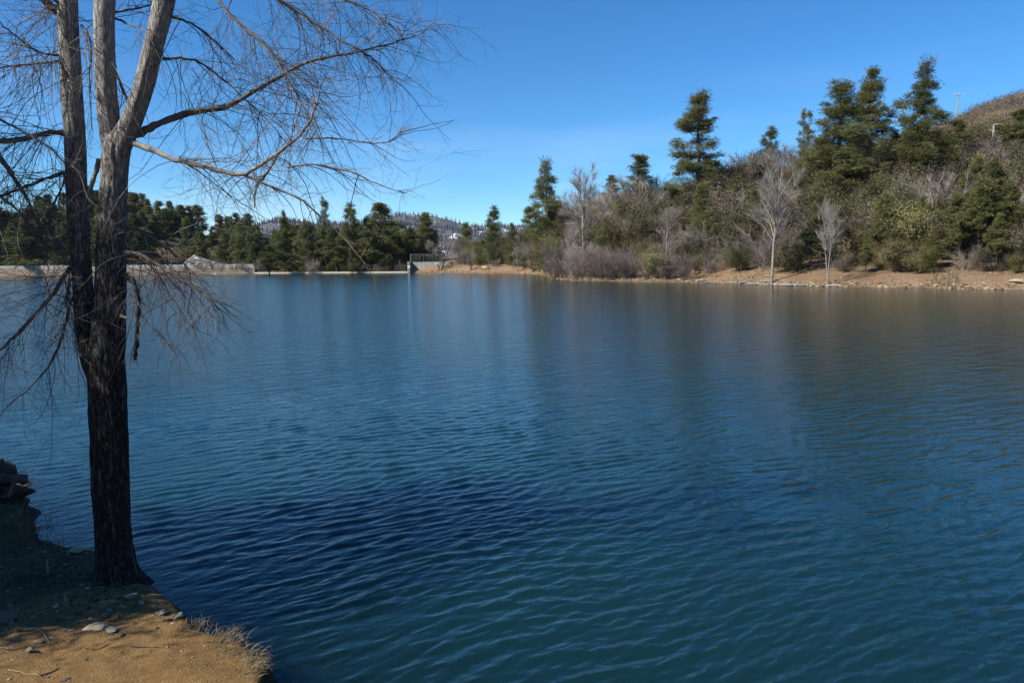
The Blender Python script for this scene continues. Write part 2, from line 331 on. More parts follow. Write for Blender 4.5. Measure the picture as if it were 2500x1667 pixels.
def soil_mat(name, near=True):
    m, n, l, out = new_mat(name)
    t = N(n, 'ShaderNodeTexCoord')
    a = N(n, 'ShaderNodeTexNoise', Scale=0.9 if near else 0.12, Detail=8, Roughness=0.62); l.new(t.outputs['Object'], a.inputs['Vector'])
    b_ = N(n, 'ShaderNodeTexNoise', Scale=14 if near else 1.3, Detail=8, Roughness=0.7); l.new(t.outputs['Object'], b_.inputs['Vector'])
    ad = N(n, 'ShaderNodeMath', operation='MULTIPLY_ADD'); ad.inputs[1].default_value = 0.55; l.new(a.outputs['Fac'], ad.inputs[0])
    m2 = N(n, 'ShaderNodeMath', operation='MULTIPLY'); m2.inputs[1].default_value = 0.45; l.new(b_.outputs['Fac'], m2.inputs[0]); l.new(m2.outputs[0], ad.inputs[2])
    if near: st = [(0.32, (0.145, 0.082, 0.031)), (0.5, (0.275, 0.168, 0.066)), (0.68, (0.39, 0.258, 0.115))]
    else: st = [(0.30, (0.165, 0.100, 0.055)), (0.5, (0.265, 0.175, 0.102)), (0.68, (0.37, 0.275, 0.175))]
    r = ramp(n, st); l.new(ad.outputs[0], r.inputs['Fac'])
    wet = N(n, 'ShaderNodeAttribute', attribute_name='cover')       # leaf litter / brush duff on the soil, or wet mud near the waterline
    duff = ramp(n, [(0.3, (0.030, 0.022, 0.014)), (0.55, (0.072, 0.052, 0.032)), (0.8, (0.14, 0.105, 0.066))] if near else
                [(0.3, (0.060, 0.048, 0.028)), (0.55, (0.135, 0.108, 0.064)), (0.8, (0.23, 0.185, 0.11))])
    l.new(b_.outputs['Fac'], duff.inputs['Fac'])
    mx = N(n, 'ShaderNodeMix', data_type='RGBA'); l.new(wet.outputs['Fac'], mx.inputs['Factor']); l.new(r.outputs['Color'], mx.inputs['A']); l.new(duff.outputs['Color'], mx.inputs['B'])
    p = N(n, 'ShaderNodeBsdfPrincipled', Roughness=0.95); p.inputs['Specular IOR Level'].default_value = 0.15
    l.new(mx.outputs['Result'], p.inputs['Base Color'])
    c = N(n, 'ShaderNodeTexNoise', Scale=55 if near else 2.5, Detail=8, Roughness=0.7); l.new(t.outputs['Object'], c.inputs['Vector'])
    bp = N(n, 'ShaderNodeBump', Strength=1.0, Distance=0.03 if near else 0.35); l.new(c.outputs['Fac'], bp.inputs['Height'])
    c2 = N(n, 'ShaderNodeTexVoronoi', Scale=85 if near else 6); l.new(t.outputs['Object'], c2.inputs['Vector'])
    bp2 = N(n, 'ShaderNodeBump', Strength=0.7, Distance=0.012 if near else 0.12, invert=True); l.new(c2.outputs['Distance'], bp2.inputs['Height']); l.new(bp.outputs[0], bp2.inputs['Normal']); l.new(bp2.outputs[0], p.inputs['Normal'])
    l.new(p.outputs[0], out.inputs['Surface']); return m
M['soil'] = soil_mat('bank_soil', True)
M['hill_soil'] = soil_mat('hill_soil', False)

def snow_mat(name, dark, lo, hi, scale, zs=1.0):
    m, n, l, out = new_mat(name)
    t = N(n, 'ShaderNodeTexCoord'); mp1 = N(n, 'ShaderNodeMapping'); mp1.inputs['Scale'].default_value = (1, 1, zs); l.new(t.outputs['Object'], mp1.inputs['Vector'])
    a = N(n, 'ShaderNodeTexNoise', Scale=scale, Detail=7, Roughness=0.62); l.new(mp1.outputs[0], a.inputs['Vector'])
    r = ramp(n, [(0.0, dark), (lo, dark), (hi, (0.78, 0.80, 0.84)), (1.0, (0.82, 0.84, 0.88))]); l.new(a.outputs['Fac'], r.inputs['Fac'])
    p = N(n, 'ShaderNodeBsdfPrincipled', Roughness=0.8); l.new(r.outputs['Color'], p.inputs['Base Color']); l.new(p.outputs[0], out.inputs['Surface']); return m
M['mountain'] = snow_mat('hazed_snowy_mountain', (0.085, 0.095, 0.105), 0.56, 0.66, 0.035, 0.4)  # bare ground tinted blue-grey, haze put into the colour
M['snow_slope'] = snow_mat('snowy_bank', (0.13, 0.11, 0.09), 0.54, 0.62, 0.55)

def water_mat():
    m, n, l, out = new_mat('lake_water')
    t = N(n, 'ShaderNodeTexCoord')
    rot = N(n, 'ShaderNodeMapping'); rot.inputs['Rotation'].default_value = (0, 0, RAD(-37)); l.new(t.outputs['Object'], rot.inputs['Vector'])
    st = N(n, 'ShaderNodeMapping'); st.inputs['Scale'].default_value = (0.32, 1.0, 1.0); l.new(rot.outputs[0], st.inputs['Vector'])
    a = N(n, 'ShaderNodeTexNoise', Scale=13.0, Detail=4, Roughness=0.5, Distortion=0.4); l.new(st.outputs[0], a.inputs['Vector'])
    b = N(n, 'ShaderNodeTexNoise', Scale=2.8, Detail=4, Roughness=0.6, Distortion=0.5); l.new(st.outputs[0], b.inputs['Vector'])
    far = N(n, 'ShaderNodeAttribute', attribute_name='far')
    bp1 = N(n, 'ShaderNodeBump', Strength=0.45, Distance=0.018); l.new(a.outputs['Fac'], bp1.inputs['Height'])
    fs = N(n, 'ShaderNodeMath', operation='MULTIPLY'); fs.inputs[1].default_value = 0.36; l.new(far.outputs['Fac'], fs.inputs[0])
    bp2 = N(n, 'ShaderNodeBump', Distance=0.14); l.new(fs.outputs[0], bp2.inputs['Strength']); l.new(b.outputs['Fac'], bp2.inputs['Height']); l.new(bp1.outputs[0], bp2.inputs['Normal'])
    rg = N(n, 'ShaderNodeMath', operation='MULTIPLY_ADD'); rg.inputs[1].default_value = 0.06; rg.inputs[2].default_value = 0.04; l.new(far.outputs['Fac'], rg.inputs[0])
    big = N(n, 'ShaderNodeTexNoise', Scale=0.05, Detail=3); l.new(t.outputs['Object'], big.inputs['Vector'])
    body = ramp(n, [(0.35, (0.004, 0.021, 0.027)), (0.65, (0.006, 0.027, 0.024))]); l.new(big.outputs['Fac'], body.inputs['Fac'])
    p = N(n, 'ShaderNodeBsdfPrincipled'); p.inputs['IOR'].default_value = 1.333
    p.subsurface_method = 'BURLEY'; p.inputs['Subsurface Weight'].default_value = 0.8; p.inputs['Subsurface Radius'].default_value = (1.0, 1.0, 1.0); p.inputs['Subsurface Scale'].default_value = 2.2
    l.new(body.outputs['Color'], p.inputs['Base Color']); l.new(rg.outputs[0], p.inputs['Roughness']); l.new(bp2.outputs[0], p.inputs['Normal'])
    # clear shallows: the bed shows through where the water is thin
    fr = N(n, 'ShaderNodeFresnel', IOR=1.333); l.new(bp2.outputs[0], fr.inputs['Normal'])
    tr = N(n, 'ShaderNodeBsdfTransparent', Color=(0.55, 0.62, 0.52, 1)); gl = N(n, 'ShaderNodeBsdfGlossy', Roughness=0.04); l.new(bp2.outputs[0], gl.inputs['Normal'])
    cl = N(n, 'ShaderNodeMixShader'); l.new(fr.outputs[0], cl.inputs['Fac']); l.new(tr.outputs[0], cl.inputs[1]); l.new(gl.outputs[0], cl.inputs[2])
    sh = N(n, 'ShaderNodeAttribute', attribute_name='shallow')
    mx = N(n, 'ShaderNodeMixShader'); l.new(sh.outputs['Fac'], mx.inputs['Fac']); l.new(p.outputs[0], mx.inputs[1]); l.new(cl.outputs[0], mx.inputs[2])
    l.new(mx.outputs[0], out.inputs['Surface']); return m
M['water'] = water_mat()

# ================================================================== LAND
SHORE = np.array([(-1500, 694), (-600, 680), (-100, 674.5), (0, 674), (400, 670), (620, 668), (1000, 665.8), (1100, 666.5), (1250, 668), (1320, 670),
                  (1340, 676), (1352, 682), (1400, 685), (1560, 688), (1700, 690.5), (1900, 697), (2030, 700), (2200, 703), (2350, 706), (2500, 708), (2800, 714), (3500, 724)], float)
RIDGE = np.array([(-1500, 300, 560), (-300, 400, 545), (0, 420, 538), (250, 420, 538), (450, 400, 562), (620, 380, 592), (750, 340, 630), (900, 330, 636), (1005, 320, 636),
                  (1130, 300, 622), (1250, 265, 604), (1320, 230, 585), (1400, 195, 562), (1500, 180, 530), (1600, 175, 502), (1700, 178, 476), (1800, 182, 450), (1900, 190, 426),
                  (2000, 198, 398), (2100, 206, 366), (2175, 212, 340), (2250, 220, 312), (2330, 232, 284), (2400, 242, 256), (2500, 255, 224), (2700, 270, 180), (3500, 250, 130)], float)
BEACH = np.array([(-1500, .02), (1000, .02), (1040, .30), (1130, .24), (1250, .15), (1330, .10), (1450, .12), (1600, .14), (1750, .17), (1900, .18), (2500, .19), (3500, .25)], float)
def px_theta(px): return np.arctan((np.asarray(px, float) - 1250) / FPX * cP)
TH_S = px_theta(SHORE[:, 0])
R_S = np.array([np.linalg.norm(on_plane(p, q)[:2]) for p, q in SHORE])
TH_R = px_theta(RIDGE[:, 0])
R_R = np.array([np.linalg.norm(at(p, q, Y)[:2]) for p, Y, q in RIDGE]); Z_R = np.array([at(p, q, Y)[2] for p, Y, q in RIDGE])
TH_B = px_theta(BEACH[:, 0])
def H_far(x, y, detail=True):
    x = np.asarray(x, float); y = np.asarray(y, float)
    th = np.arctan2(x, y); r = np.hypot(x, y)
    rs = np.interp(th, TH_S, R_S); rr = np.interp(th, TH_R, R_R); zr = np.interp(th, TH_R, Z_R); b = np.interp(th, TH_B, BEACH[:, 1])
    rs = rs + (fbm2(x, y, 0.16, 3, 5) * 1.0 if detail else 0) * np.clip((th - px_theta(1100)) / 0.1, 0, 1)
    s = r - rs
    bw = 9.0
    zb = 0.10 + b * np.clip(s, 0, bw)
    zb = np.where(s < 1.0, -0.25 + (0.35 + b) * np.clip(s, 0, 1), zb)
    t = np.clip((s - bw) / np.maximum(rr - rs - bw, 5), 0, 1)
    z = np.where(s > bw, zb + (zr - 0.10 - b * bw) * (0.75 * t + 0.25 * sstep(0, 1, t)), zb)
    z = np.where(r > rr, zr - 0.06 * (r - rr), z)
    z = np.where(s < 0, np.maximum(-0.25 + 0.3 * s, -3.5), z)
    amp = np.clip((s - 2) / 25, 0, 1) * np.clip(zr / 12, 0.12, 1.0)
    if detail: z = z + amp * (fbm2(x, y, 0.045, 4, 3) * 1.5) + np.clip(s - 0.5, 0, 1) * fbm2(x, y, 0.6, 3, 9) * 0.10
    return z

# near bank: outline of the bank edge, traced on the ground
EDGE_PX = [(-700, 1130), (-300, 1118), (-60, 1128), (0, 1150), (44, 1200), (60, 1258), (110, 1308), (235, 1336), (352, 1408), (408, 1448), (470, 1512), (505, 1538), (590, 1572), (640, 1622), (655, 1690)]
E = [on_plane(p, q, 0.24)[:2] for p, q in EDGE_PX]
E = [(-40, 16.0), (-24, 12.5)] + [tuple(e) for e in E] + [(-1.15, 3.9), (0.2, 2.9), (2.2, 2.1), (5, 0.6), (10, -3), (20, -12), (40, -30)]
E = np.array(E)
E = np.array([E[0]] + [tuple(p) for p in smooth_path(E[1:-1], 90)] + [E[-1]])
def sd_near(x, y):
    """signed distance to the bank edge, positive on land (behind / left of the edge)"""
    p = np.stack([x, y], -1); best = np.full(x.shape, 1e9); sign = np.ones(x.shape)
    for a, b in zip(E[:-1], E[1:]):
        ab = b - a; t = np.clip(((p - a) @ ab) / (ab @ ab), 0, 1); q = a + t[..., None] * ab; d = np.linalg.norm(p - q, axis=-1)
        cr_ = ab[0] * (p[..., 1] - a[1]) - ab[1] * (p[..., 0] - a[0])
        m = d < best - 1e-9; best = np.where(m, d, best); sign = np.where(m, np.where(cr_ <= 0, 1, -1), sign)
    return best * sign
def H_near(x, y, fine=True, sd=None):
    x = np.asarray(x, float); y = np.asarray(y, float)
    if sd is None: sd = sd_near(x, y)
    sd = sd + 0.10
    if fine: sd = sd + fbm2(x, y, 3.2, 3, 21) * 0.05
    z = np.where(sd > 0, 0.02 + 0.21 * sstep(0, 0.16, sd) + 0.085 * np.clip(sd, 0, 60), 0.02 + 0.55 * sd)
    z = np.where(sd < -0.5, -0.255 + 0.34 * (sd + 0.5), z); z = np.maximum(z, -2.5)
    g = np.exp(-((x - 0) ** 2 + (y + 0.3) ** 2) / (2 * 1.5 ** 2)) * 1.0
    z = z + np.where(sd > 0, g * sstep(0, 1.2, sd), 0)
    z = z + np.where(sd > 0, 0.55 * np.exp(-(((x + 7.9) / 0.8) ** 2 + ((y - 10.7) / 0.8) ** 2)) * sstep(0, 0.25, sd), 0)
    if fine:
        l = sstep(-0.3, 0.3, sd)
        z = z + l * (fbm2(x, y, 0.8, 3, 31) * 0.045 + fbm2(x, y, 4.5, 3, 41) * 0.016 + np.abs(fbm2(x, y, 14.0, 3, 51)) * 0.009) + (1 - l) * fbm2(x, y, 3.0, 3, 61) * 0.05
    return z
def gz(x, y, fine=True):
    return float(H_near(np.array([x]), np.array([y]), fine)[0])
def hz(x, y):
    return float(H_far(np.array([x]), np.array([y]))[0])
def ground_hit(px, py, fine=True):
    d = ray(px, py); o = np.array([0, 0, HC]); t = np.linspace(2.5, 22, 1200)
    P = o + d[None] * t[:, None]; h = H_near(P[:, 0], P[:, 1], False)
    i = np.argmax(P[:, 2] < h); return P[i]

# ---- far terrain: one polar sheet to the horizon
th = np.concatenate([np.linspace(RAD(-180), RAD(-42), 40), np.linspace(RAD(-41), RAD(42), 360), np.linspace(RAD(43), RAD(179), 40)])
rad = np.concatenate([np.linspace(14, 72, 12), np.linspace(74, 130, 80), np.linspace(132, 300, 84), np.geomspace(303, 560, 30), np.geomspace(600, 7000, 14)])
TH, RR = np.meshgrid(th, rad)
X, Y = RR * np.sin(TH), RR * np.cos(TH)
Z = H_far(X, Y)
inside = np.abs(TH) > RAD(48)
sdn = sd_near(X.ravel(), Y.ravel()).reshape(X.shape)
nearland = (sdn > 0) & (RR < 200)
Z = np.where(nearland, np.minimum(1.5, H_near(X, Y, False, sdn)) - 0.35 + np.clip(RR - 30, 0, 60) * 0.02, Z)
Z = np.where((~nearland) & (RR < 60), -3.0, Z)
Z = np.where(RR > 560, np.interp(RR, [560, 900, 7000], [0, 1, 1]) * 4.0 + np.interp(RR, [560, 900], [1, 0]) * np.clip(Z, -4, 14), Z)
s_ = RR - np.interp(TH, TH_S, R_S)
cover = np.clip((s_ - 7) / 9, 0, 1) * np.clip(0.45 + 0.9 * fbm2(X, Y, 0.10, 4, 77), 0, 1)
cover = np.where((TH < px_theta(1000)) & (s_ > 3), np.maximum(cover, 0.9), cover)
cover = np.maximum(cover, np.clip(1.0 - s_ / 1.3, 0, 1) * 0.8)
cover = np.where(RR > 560, 1, cover)
me = np_mesh('terrain', np.stack([X, Y, Z], -1).reshape(-1, 3), [grid_faces(len(rad), len(th), True)], True, {'cover': cover.ravel()})
tag(link('hillside', me, M['hill_soil']), 'reddish brown earth hillside and far shore around the lake', kind='structure')

# ---- near bank
def axis(lo, a, b, hi, fine, coarse):
    return np.concatenate([np.arange(lo, a, coarse), np.arange(a, b, fine), np.arange(b, hi + coarse, coarse)])
xs = axis(-34, -8.6, 0.4, 22, 0.035, 0.5); ys = axis(-22, 3.4, 12.4, 18, 0.037, 0.5)
X, Y = np.meshgrid(xs, ys); sdn = sd_near(X.ravel(), Y.ravel()).reshape(X.shape)
Z = H_near(X, Y, True, sdn)
# leaf litter and gravel lie towards the trunk and the far edge of the bank, wet mud at the water
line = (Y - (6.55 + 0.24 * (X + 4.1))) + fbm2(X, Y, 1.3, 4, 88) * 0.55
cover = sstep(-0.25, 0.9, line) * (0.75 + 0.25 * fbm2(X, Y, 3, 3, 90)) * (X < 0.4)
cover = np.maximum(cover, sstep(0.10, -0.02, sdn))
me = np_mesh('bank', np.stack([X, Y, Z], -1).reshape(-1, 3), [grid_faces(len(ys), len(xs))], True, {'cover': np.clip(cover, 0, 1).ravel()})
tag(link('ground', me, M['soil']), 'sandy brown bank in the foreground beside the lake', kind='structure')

# ---- lake: polar sheet, real waves near the bank, unresolved ripples left to the shader
K1 = 1.0 / 768.0
rw = [3.0]
while rw[-1] < 330: rw.append(rw[-1] + max(0.018, min(1.0 * rw[-1] ** 2 * K1 / HC * 0.78, 3.0)))
rw = np.array(rw + [420, 700, 1500, 7000])
tw = np.concatenate([np.linspace(RAD(-180), RAD(-40), 30), np.linspace(RAD(-39), RAD(37.5), 540), np.linspace(RAD(39), RAD(179), 30)])
TH, RR = np.meshgrid(tw, rw); X, Y = RR * np.sin(TH), RR * np.cos(TH)
dr = np.gradient(rw)[:, None] * np.ones_like(RR)
wx = X + 0.5 * fbm2(X, Y, 0.25, 2, 101); wy = Y + 0.5 * fbm2(X, Y, 0.25, 2, 103)
Zw = np.zeros_like(X); lost = np.zeros_like(X); rngw = np.random.default_rng(3)
gust = 0.9 + 0.4 * fbm2(X, Y, 0.11, 3, 107)
NW = 72
lam = np.exp(rngw.uniform(np.log(0.075), np.log(0.40), NW)); tot = 0
for L in lam:
    hd = RAD(143) + rngw.normal(0, 0.34 if L < 0.5 else 0.22); k = 2 * np.pi / L
    sl_ = 0.029
    w = sstep(1.6, 3.4, L / dr); ph = k * (wx * math.sin(hd) + wy * math.cos(hd)) + rngw.uniform(0, 6.28)
    Zw += w * (sl_ / k) * np.sin(ph); lost += (1 - w) * sl_ ** 2; tot += sl_ ** 2
Zw = Zw * np.clip(gust, 0.25, 1.6)
Zw = Zw + 22.0 * Zw * np.abs(Zw) * (Zw > 0)
far = np.clip(np.sqrt(lost / tot), 0, 1)
sdw = sd_near(X.ravel(), Y.ravel()).reshape(X.shape)
Zw = Zw * sstep(0.05, -1.2, sdw)
shallow = np.exp(-np.clip(-sdw, 0, 50) / 0.75) * 0.85
shallow = np.where(RR > 30, 0, shallow)
me = np_mesh('lake', np.stack([X, Y, Zw], -1).reshape(-1, 3), [grid_faces(len(rw), len(tw), True)], True, {'far': far.ravel(), 'shallow': shallow.ravel()})
tag(link('water', me, M['water']), 'rippled blue green lake water', kind='structure')
print('water verts', X.size)

# ---- far mountain with snow between the trees
MT = np.array([(250, 610), (420, 590), (560, 572), (600, 556), (650, 544), (690, 541), (740, 549), (800, 553), (880, 547), (930, 536), (975, 527), (1010, 530), (1060, 539), (1100, 543), (1150, 551), (1220, 556), (1300, 562), (1420, 590), (1600, 620)], float)
mx_ = np.linspace(220, 1620, 260); DM = 1800.0; crest = np.interp(mx_, MT[:, 0], MT[:, 1])
ts = np.linspace(0, 1.25, 40)
P = []
for t in ts:
    Yd = DM - 700 * (1 - t)
    for p, c in zip(mx_, crest):
        zc = at(p, c, DM)[2]
        k = t if t <= 1 else 1 - (t - 1) * 2.2
        P.append((at(p, 638, Yd)[0], Yd, zc * (k ** 0.9) if k > 0 else 0))
P = np.array(P); P[:, 2] += fbm2(P[:, 0], P[:, 1], 0.006, 5, 201) * 14 * np.clip(P[:, 2] / 40, 0, 1)
me = np_mesh('mountain', P, [grid_faces(len(ts), len(mx_))], True)
tag(link('mountain', me, M['mountain']), 'distant forested mountain with snow patches', kind='structure')
mountP = P.reshape(len(ts), len(mx_), 3)
mb = MB(); n = 11000
ii = RNG.uniform(0.15, 1.02, n); jj = RNG.uniform(0, 1, n)
a = np.clip((ii / 1.25 * (len(ts) - 1)).astype(int), 0, len(ts) - 1); b = (jj * (len(mx_) - 1)).astype(int)
base = mountP[a, b] + np.stack([RNG.normal(0, 3, n), RNG.normal(0, 6, n), np.zeros(n)], -1)
keep = vnoise(base * np.array([0.02, 0.02, 0.03]), 33) > -0.25; base = base[keep]; n = len(base)
hh = RNG.uniform(5, 11, n); ww = hh * 0.15
ang = np.arange(4) * np.pi / 2
ring = np.stack([np.cos(ang), np.sin(ang), np.zeros(4)], -1)[None] * ww[:, None, None] + base[:, None]
V = np.concatenate([ring, (base + np.stack([0 * hh, 0 * hh, hh], -1))[:, None]], 1)
F = (np.arange(n) * 5)[:, None, None] + np.array([[0, 1, 4], [1, 2, 4], [2, 3, 4], [3, 0, 4]])[None]
tag(link('forest', np_mesh('mountain_forest', V.reshape(-1, 3), [F.reshape(-1, 3)], False), M['far_forest']), 'far conifer forest covering the snowy mountain', kind='stuff')

# snowy bank behind the dam
gx, gy = np.meshgrid(np.linspace(-1, 1, 60), np.linspace(-1, 1, 30))
ctop = at(440, 612, 255); cend = at(606, 640, 255)
hw = (cend[0] - ctop[0]) / 2
prof = np.clip((1 - gx) / 2, 0, 1) ** 0.9 * sstep(-1.0, -0.55, gx) * np.clip(1 - np.abs(gy) ** 1.6, 0, 1)
P = np.stack([ctop[0] + hw + gx * hw * 1.0, 255 + gy * 14, -0.5 + (ctop[2] + 0.5) * prof + fbm2(gx, gy, 5.0, 3, 5) * 0.3], -1)
tag(link('snow_bank', np_mesh('snow_bank', P.reshape(-1, 3), [grid_faces(30, 60)], True), M['snow_slope']), 'snow dusted earth slope behind the long dam wall', kind='structure')

# ================================================================== TREE PROTOTYPES
def ico_dirs(n, rng): return unit(rng.normal(0, 1, (n, 3)))
def blades(C, rng, k, L, W, bias=None):
    """k thin triangles around each centre"""
    n = len(C); D = rng.normal(0, 1, (n, k, 3))
    if bias is not None: D = D + bias[:, None]
    D = unit(D); S = unit(np.cross(D, rng.normal(0, 1, (n, k, 3))))
    Ls = L * rng.uniform(0.6, 1.3, (n, k, 1)); Cc = C[:, None] + rng.normal(0, L * 0.18, (n, k, 3))
    V = np.stack([Cc - S * W, Cc + S * W, Cc + D * Ls], 2)
    return V.reshape(-1, 3), np.arange(n * k * 3).reshape(-1, 3)

def pine_meshes(name, seed, h=20.0, w=7.0, base=0.25, prof='cone', tuft=30, gaps=0.25, blade=(0.28, 0.026), k=7, clump=1.0, dens=3.3, pad=1.0, trunk_r=0.0135, trunks=1, mat='needles', droop=0.0):
    rng = np.random.default_rng(seed)
    tm = MB(); cm = MB()
    for q in range(trunks):
        lean = rng.normal(0, 0.012, 2) + (np.array([0.02, 0]) * (q * 2 - 1) if trunks > 1 else 0)
        zz = np.linspace(-0.8, h * 0.985, 14)
        off = np.array([0.35 * q, 0.1 * q])
        TP = np.stack([off[0] + lean[0] * zz + 0.10 * np.sin(zz * 0.5 + q), off[1] + lean[1] * zz, zz], -1)
        TR = h * trunk_r * np.clip(1 - zz / h, 0.05, 1) ** 0.8 * (0.75 if trunks > 1 else 1); TR[0] *= 1.25
        V, F = tubes(TP[None], TR[None], 8); tm.add(V, F)
        nb = int(h * dens / trunks) + 10
        u = np.sort(rng.uniform(0, 1, nb)) ; zb = h * (base + (1 - base) * u * 0.98)
        if prof == 'cone': R = (1 - u) ** 0.62 * 0.95 + 0.13
        elif prof == 'round': R = np.sqrt(np.clip(1 - (u - 0.28) ** 2 / 0.56, 0.03, 1))
        elif prof == 'old': R = np.clip(1.03 - u ** 3.4, 0.25, 1) * (0.88 + 0.12 * np.cos((u - 0.22) * 5.5))
        elif prof == 'spire': R = (1 - u) * 0.98 + 0.03
        elif prof == 'top': R = 0.35 + 0.65 * np.sin(np.clip(u * 1.15, 0, 1) * np.pi)
        # branches come in loose whorls: whole tiers are short or missing, so sky shows through
        az = rng.uniform(0, 2 * np.pi, nb)
        tier = 0.74 + 0.46 * vnoise(np.stack([zb * 0.22, np.cos(az) * 1.9, np.sin(az) * 1.9], -1), seed)
        R = R * np.clip(tier, 0.38, 1.15) * rng.uniform(0.58, 1.08, nb) * np.where(rng.uniform(0, 1, nb) < 0.12, 1.18, 1.0)
        L = np.maximum(R * w / 2, 0.25)
        keep = rng.uniform(0, 1, nb) > gaps * 0.5; az, zb, L, u = az[keep], zb[keep], L[keep], u[keep]; nb = len(L)
        O = np.stack([np.interp(zb, zz, TP[:, 0]), np.interp(zb, zz, TP[:, 1]), zb], -1)
        el = rng.normal(0.14, 0.38, nb) + 0.75 * u ** 2 - droop
        D = np.stack([np.cos(az) * np.cos(el), np.sin(az) * np.cos(el), np.sin(el)], -1)
        K = 6; P = grow(O, D, L, K, np.full(K, 0.07), 0.10, rng)
        br = np.clip(L * 0.017, 0.015, 0.10)[:, None] * np.linspace(1, 0.3, K)[None]
        V, F = tubes(P, br, 3); tm.add(V, F)
        # dead lower stubs
        ns = int(h * 0.5); z0 = rng.uniform(h * base * 0.35, h * base * 1.1, ns); a0 = rng.uniform(0, 6.28, ns)
        O2 = np.stack([np.interp(z0, zz, TP[:, 0]), np.interp(z0, zz, TP[:, 1]), z0], -1)
        P2 = grow(O2, np.stack([np.cos(a0), np.sin(a0), rng.normal(-0.1, 0.2, ns)], -1), rng.uniform(0.4, 1.6, ns), 4, None, 0.15, rng)
        V, F = tubes(P2, np.full((ns, 4), 0.02), 3); tm.add(V, F)
        # foliage: rounded clumps of needles at the ends of the branchlets
        nc = np.maximum(np.ceil(L * clump) + 1, 2).astype(int); idx = np.repeat(np.arange(nb), nc); m = len(idx)
        t = 1 - rng.uniform(0, 1, m) ** 1.35 * np.where(L[idx] > 1.5, 0.52, 0.9)
        f = t * (K - 1); i0 = np.clip(f.astype(int), 0, K - 2); fr = (f - i0)[:, None]
        B0 = P[idx, i0] * (1 - fr) + P[idx, i0 + 1] * fr
        side = unit(np.stack([-np.sin(az[idx]), np.cos(az[idx]), 0 * az[idx]], -1))
        sp_ = rng.normal(0, 0.30, m) * np.minimum(L[idx], 3.2) * (1.15 - t)
        C = B0 + side * sp_[:, None] + unit(P[idx, -1] - P[idx, 0]) * (np.abs(sp_) * 0.6)[:, None] + np.stack([0 * t, 0 * t, rng.uniform(-0.45, 0.8, m)], -1)
        V, F = tubes(np.stack([B0, (B0 + C) / 2 - np.array([0, 0, 0.04]), C], 1), np.full((m, 3), 0.018), 3); tm.add(V, F)
        cr_ = rng.uniform(0.34, 0.72, m) * pad * np.where(t > 0.8, 0.85, 1.0)
        pt = np.repeat(np.arange(m), tuft); mm = len(pt)
        CC = C[pt] + unit(rng.normal(0, 1, (mm, 3))) * (rng.uniform(0, 1, mm) ** 0.6 * 1.55 * cr_[pt])[:, None] * np.array([1.0, 1.0, 0.78])
        bias = unit(CC - C[pt]) * 0.9 + unit(P[idx, -1] - P[idx, 0])[pt] * 0.3 + np.array([0, 0, 0.45])
        V, F = blades(CC, rng, k, blade[0], blade[1], bias); cm.add(V, F)
        # leader
        C = np.stack([np.full(14, TP[-1, 0]), np.full(14, TP[-1, 1]), np.linspace(h * 0.93, h, 14)], -1) + rng.normal(0, 0.12, (14, 3))
        V, F = blades(C, rng, k, blade[0], blade[1], np.tile([0, 0, 0.8], (14, 1))); cm.add(V, F)
    return tm.mesh(name + '_trunk'), cm.mesh(name + '_crown', False), h, w

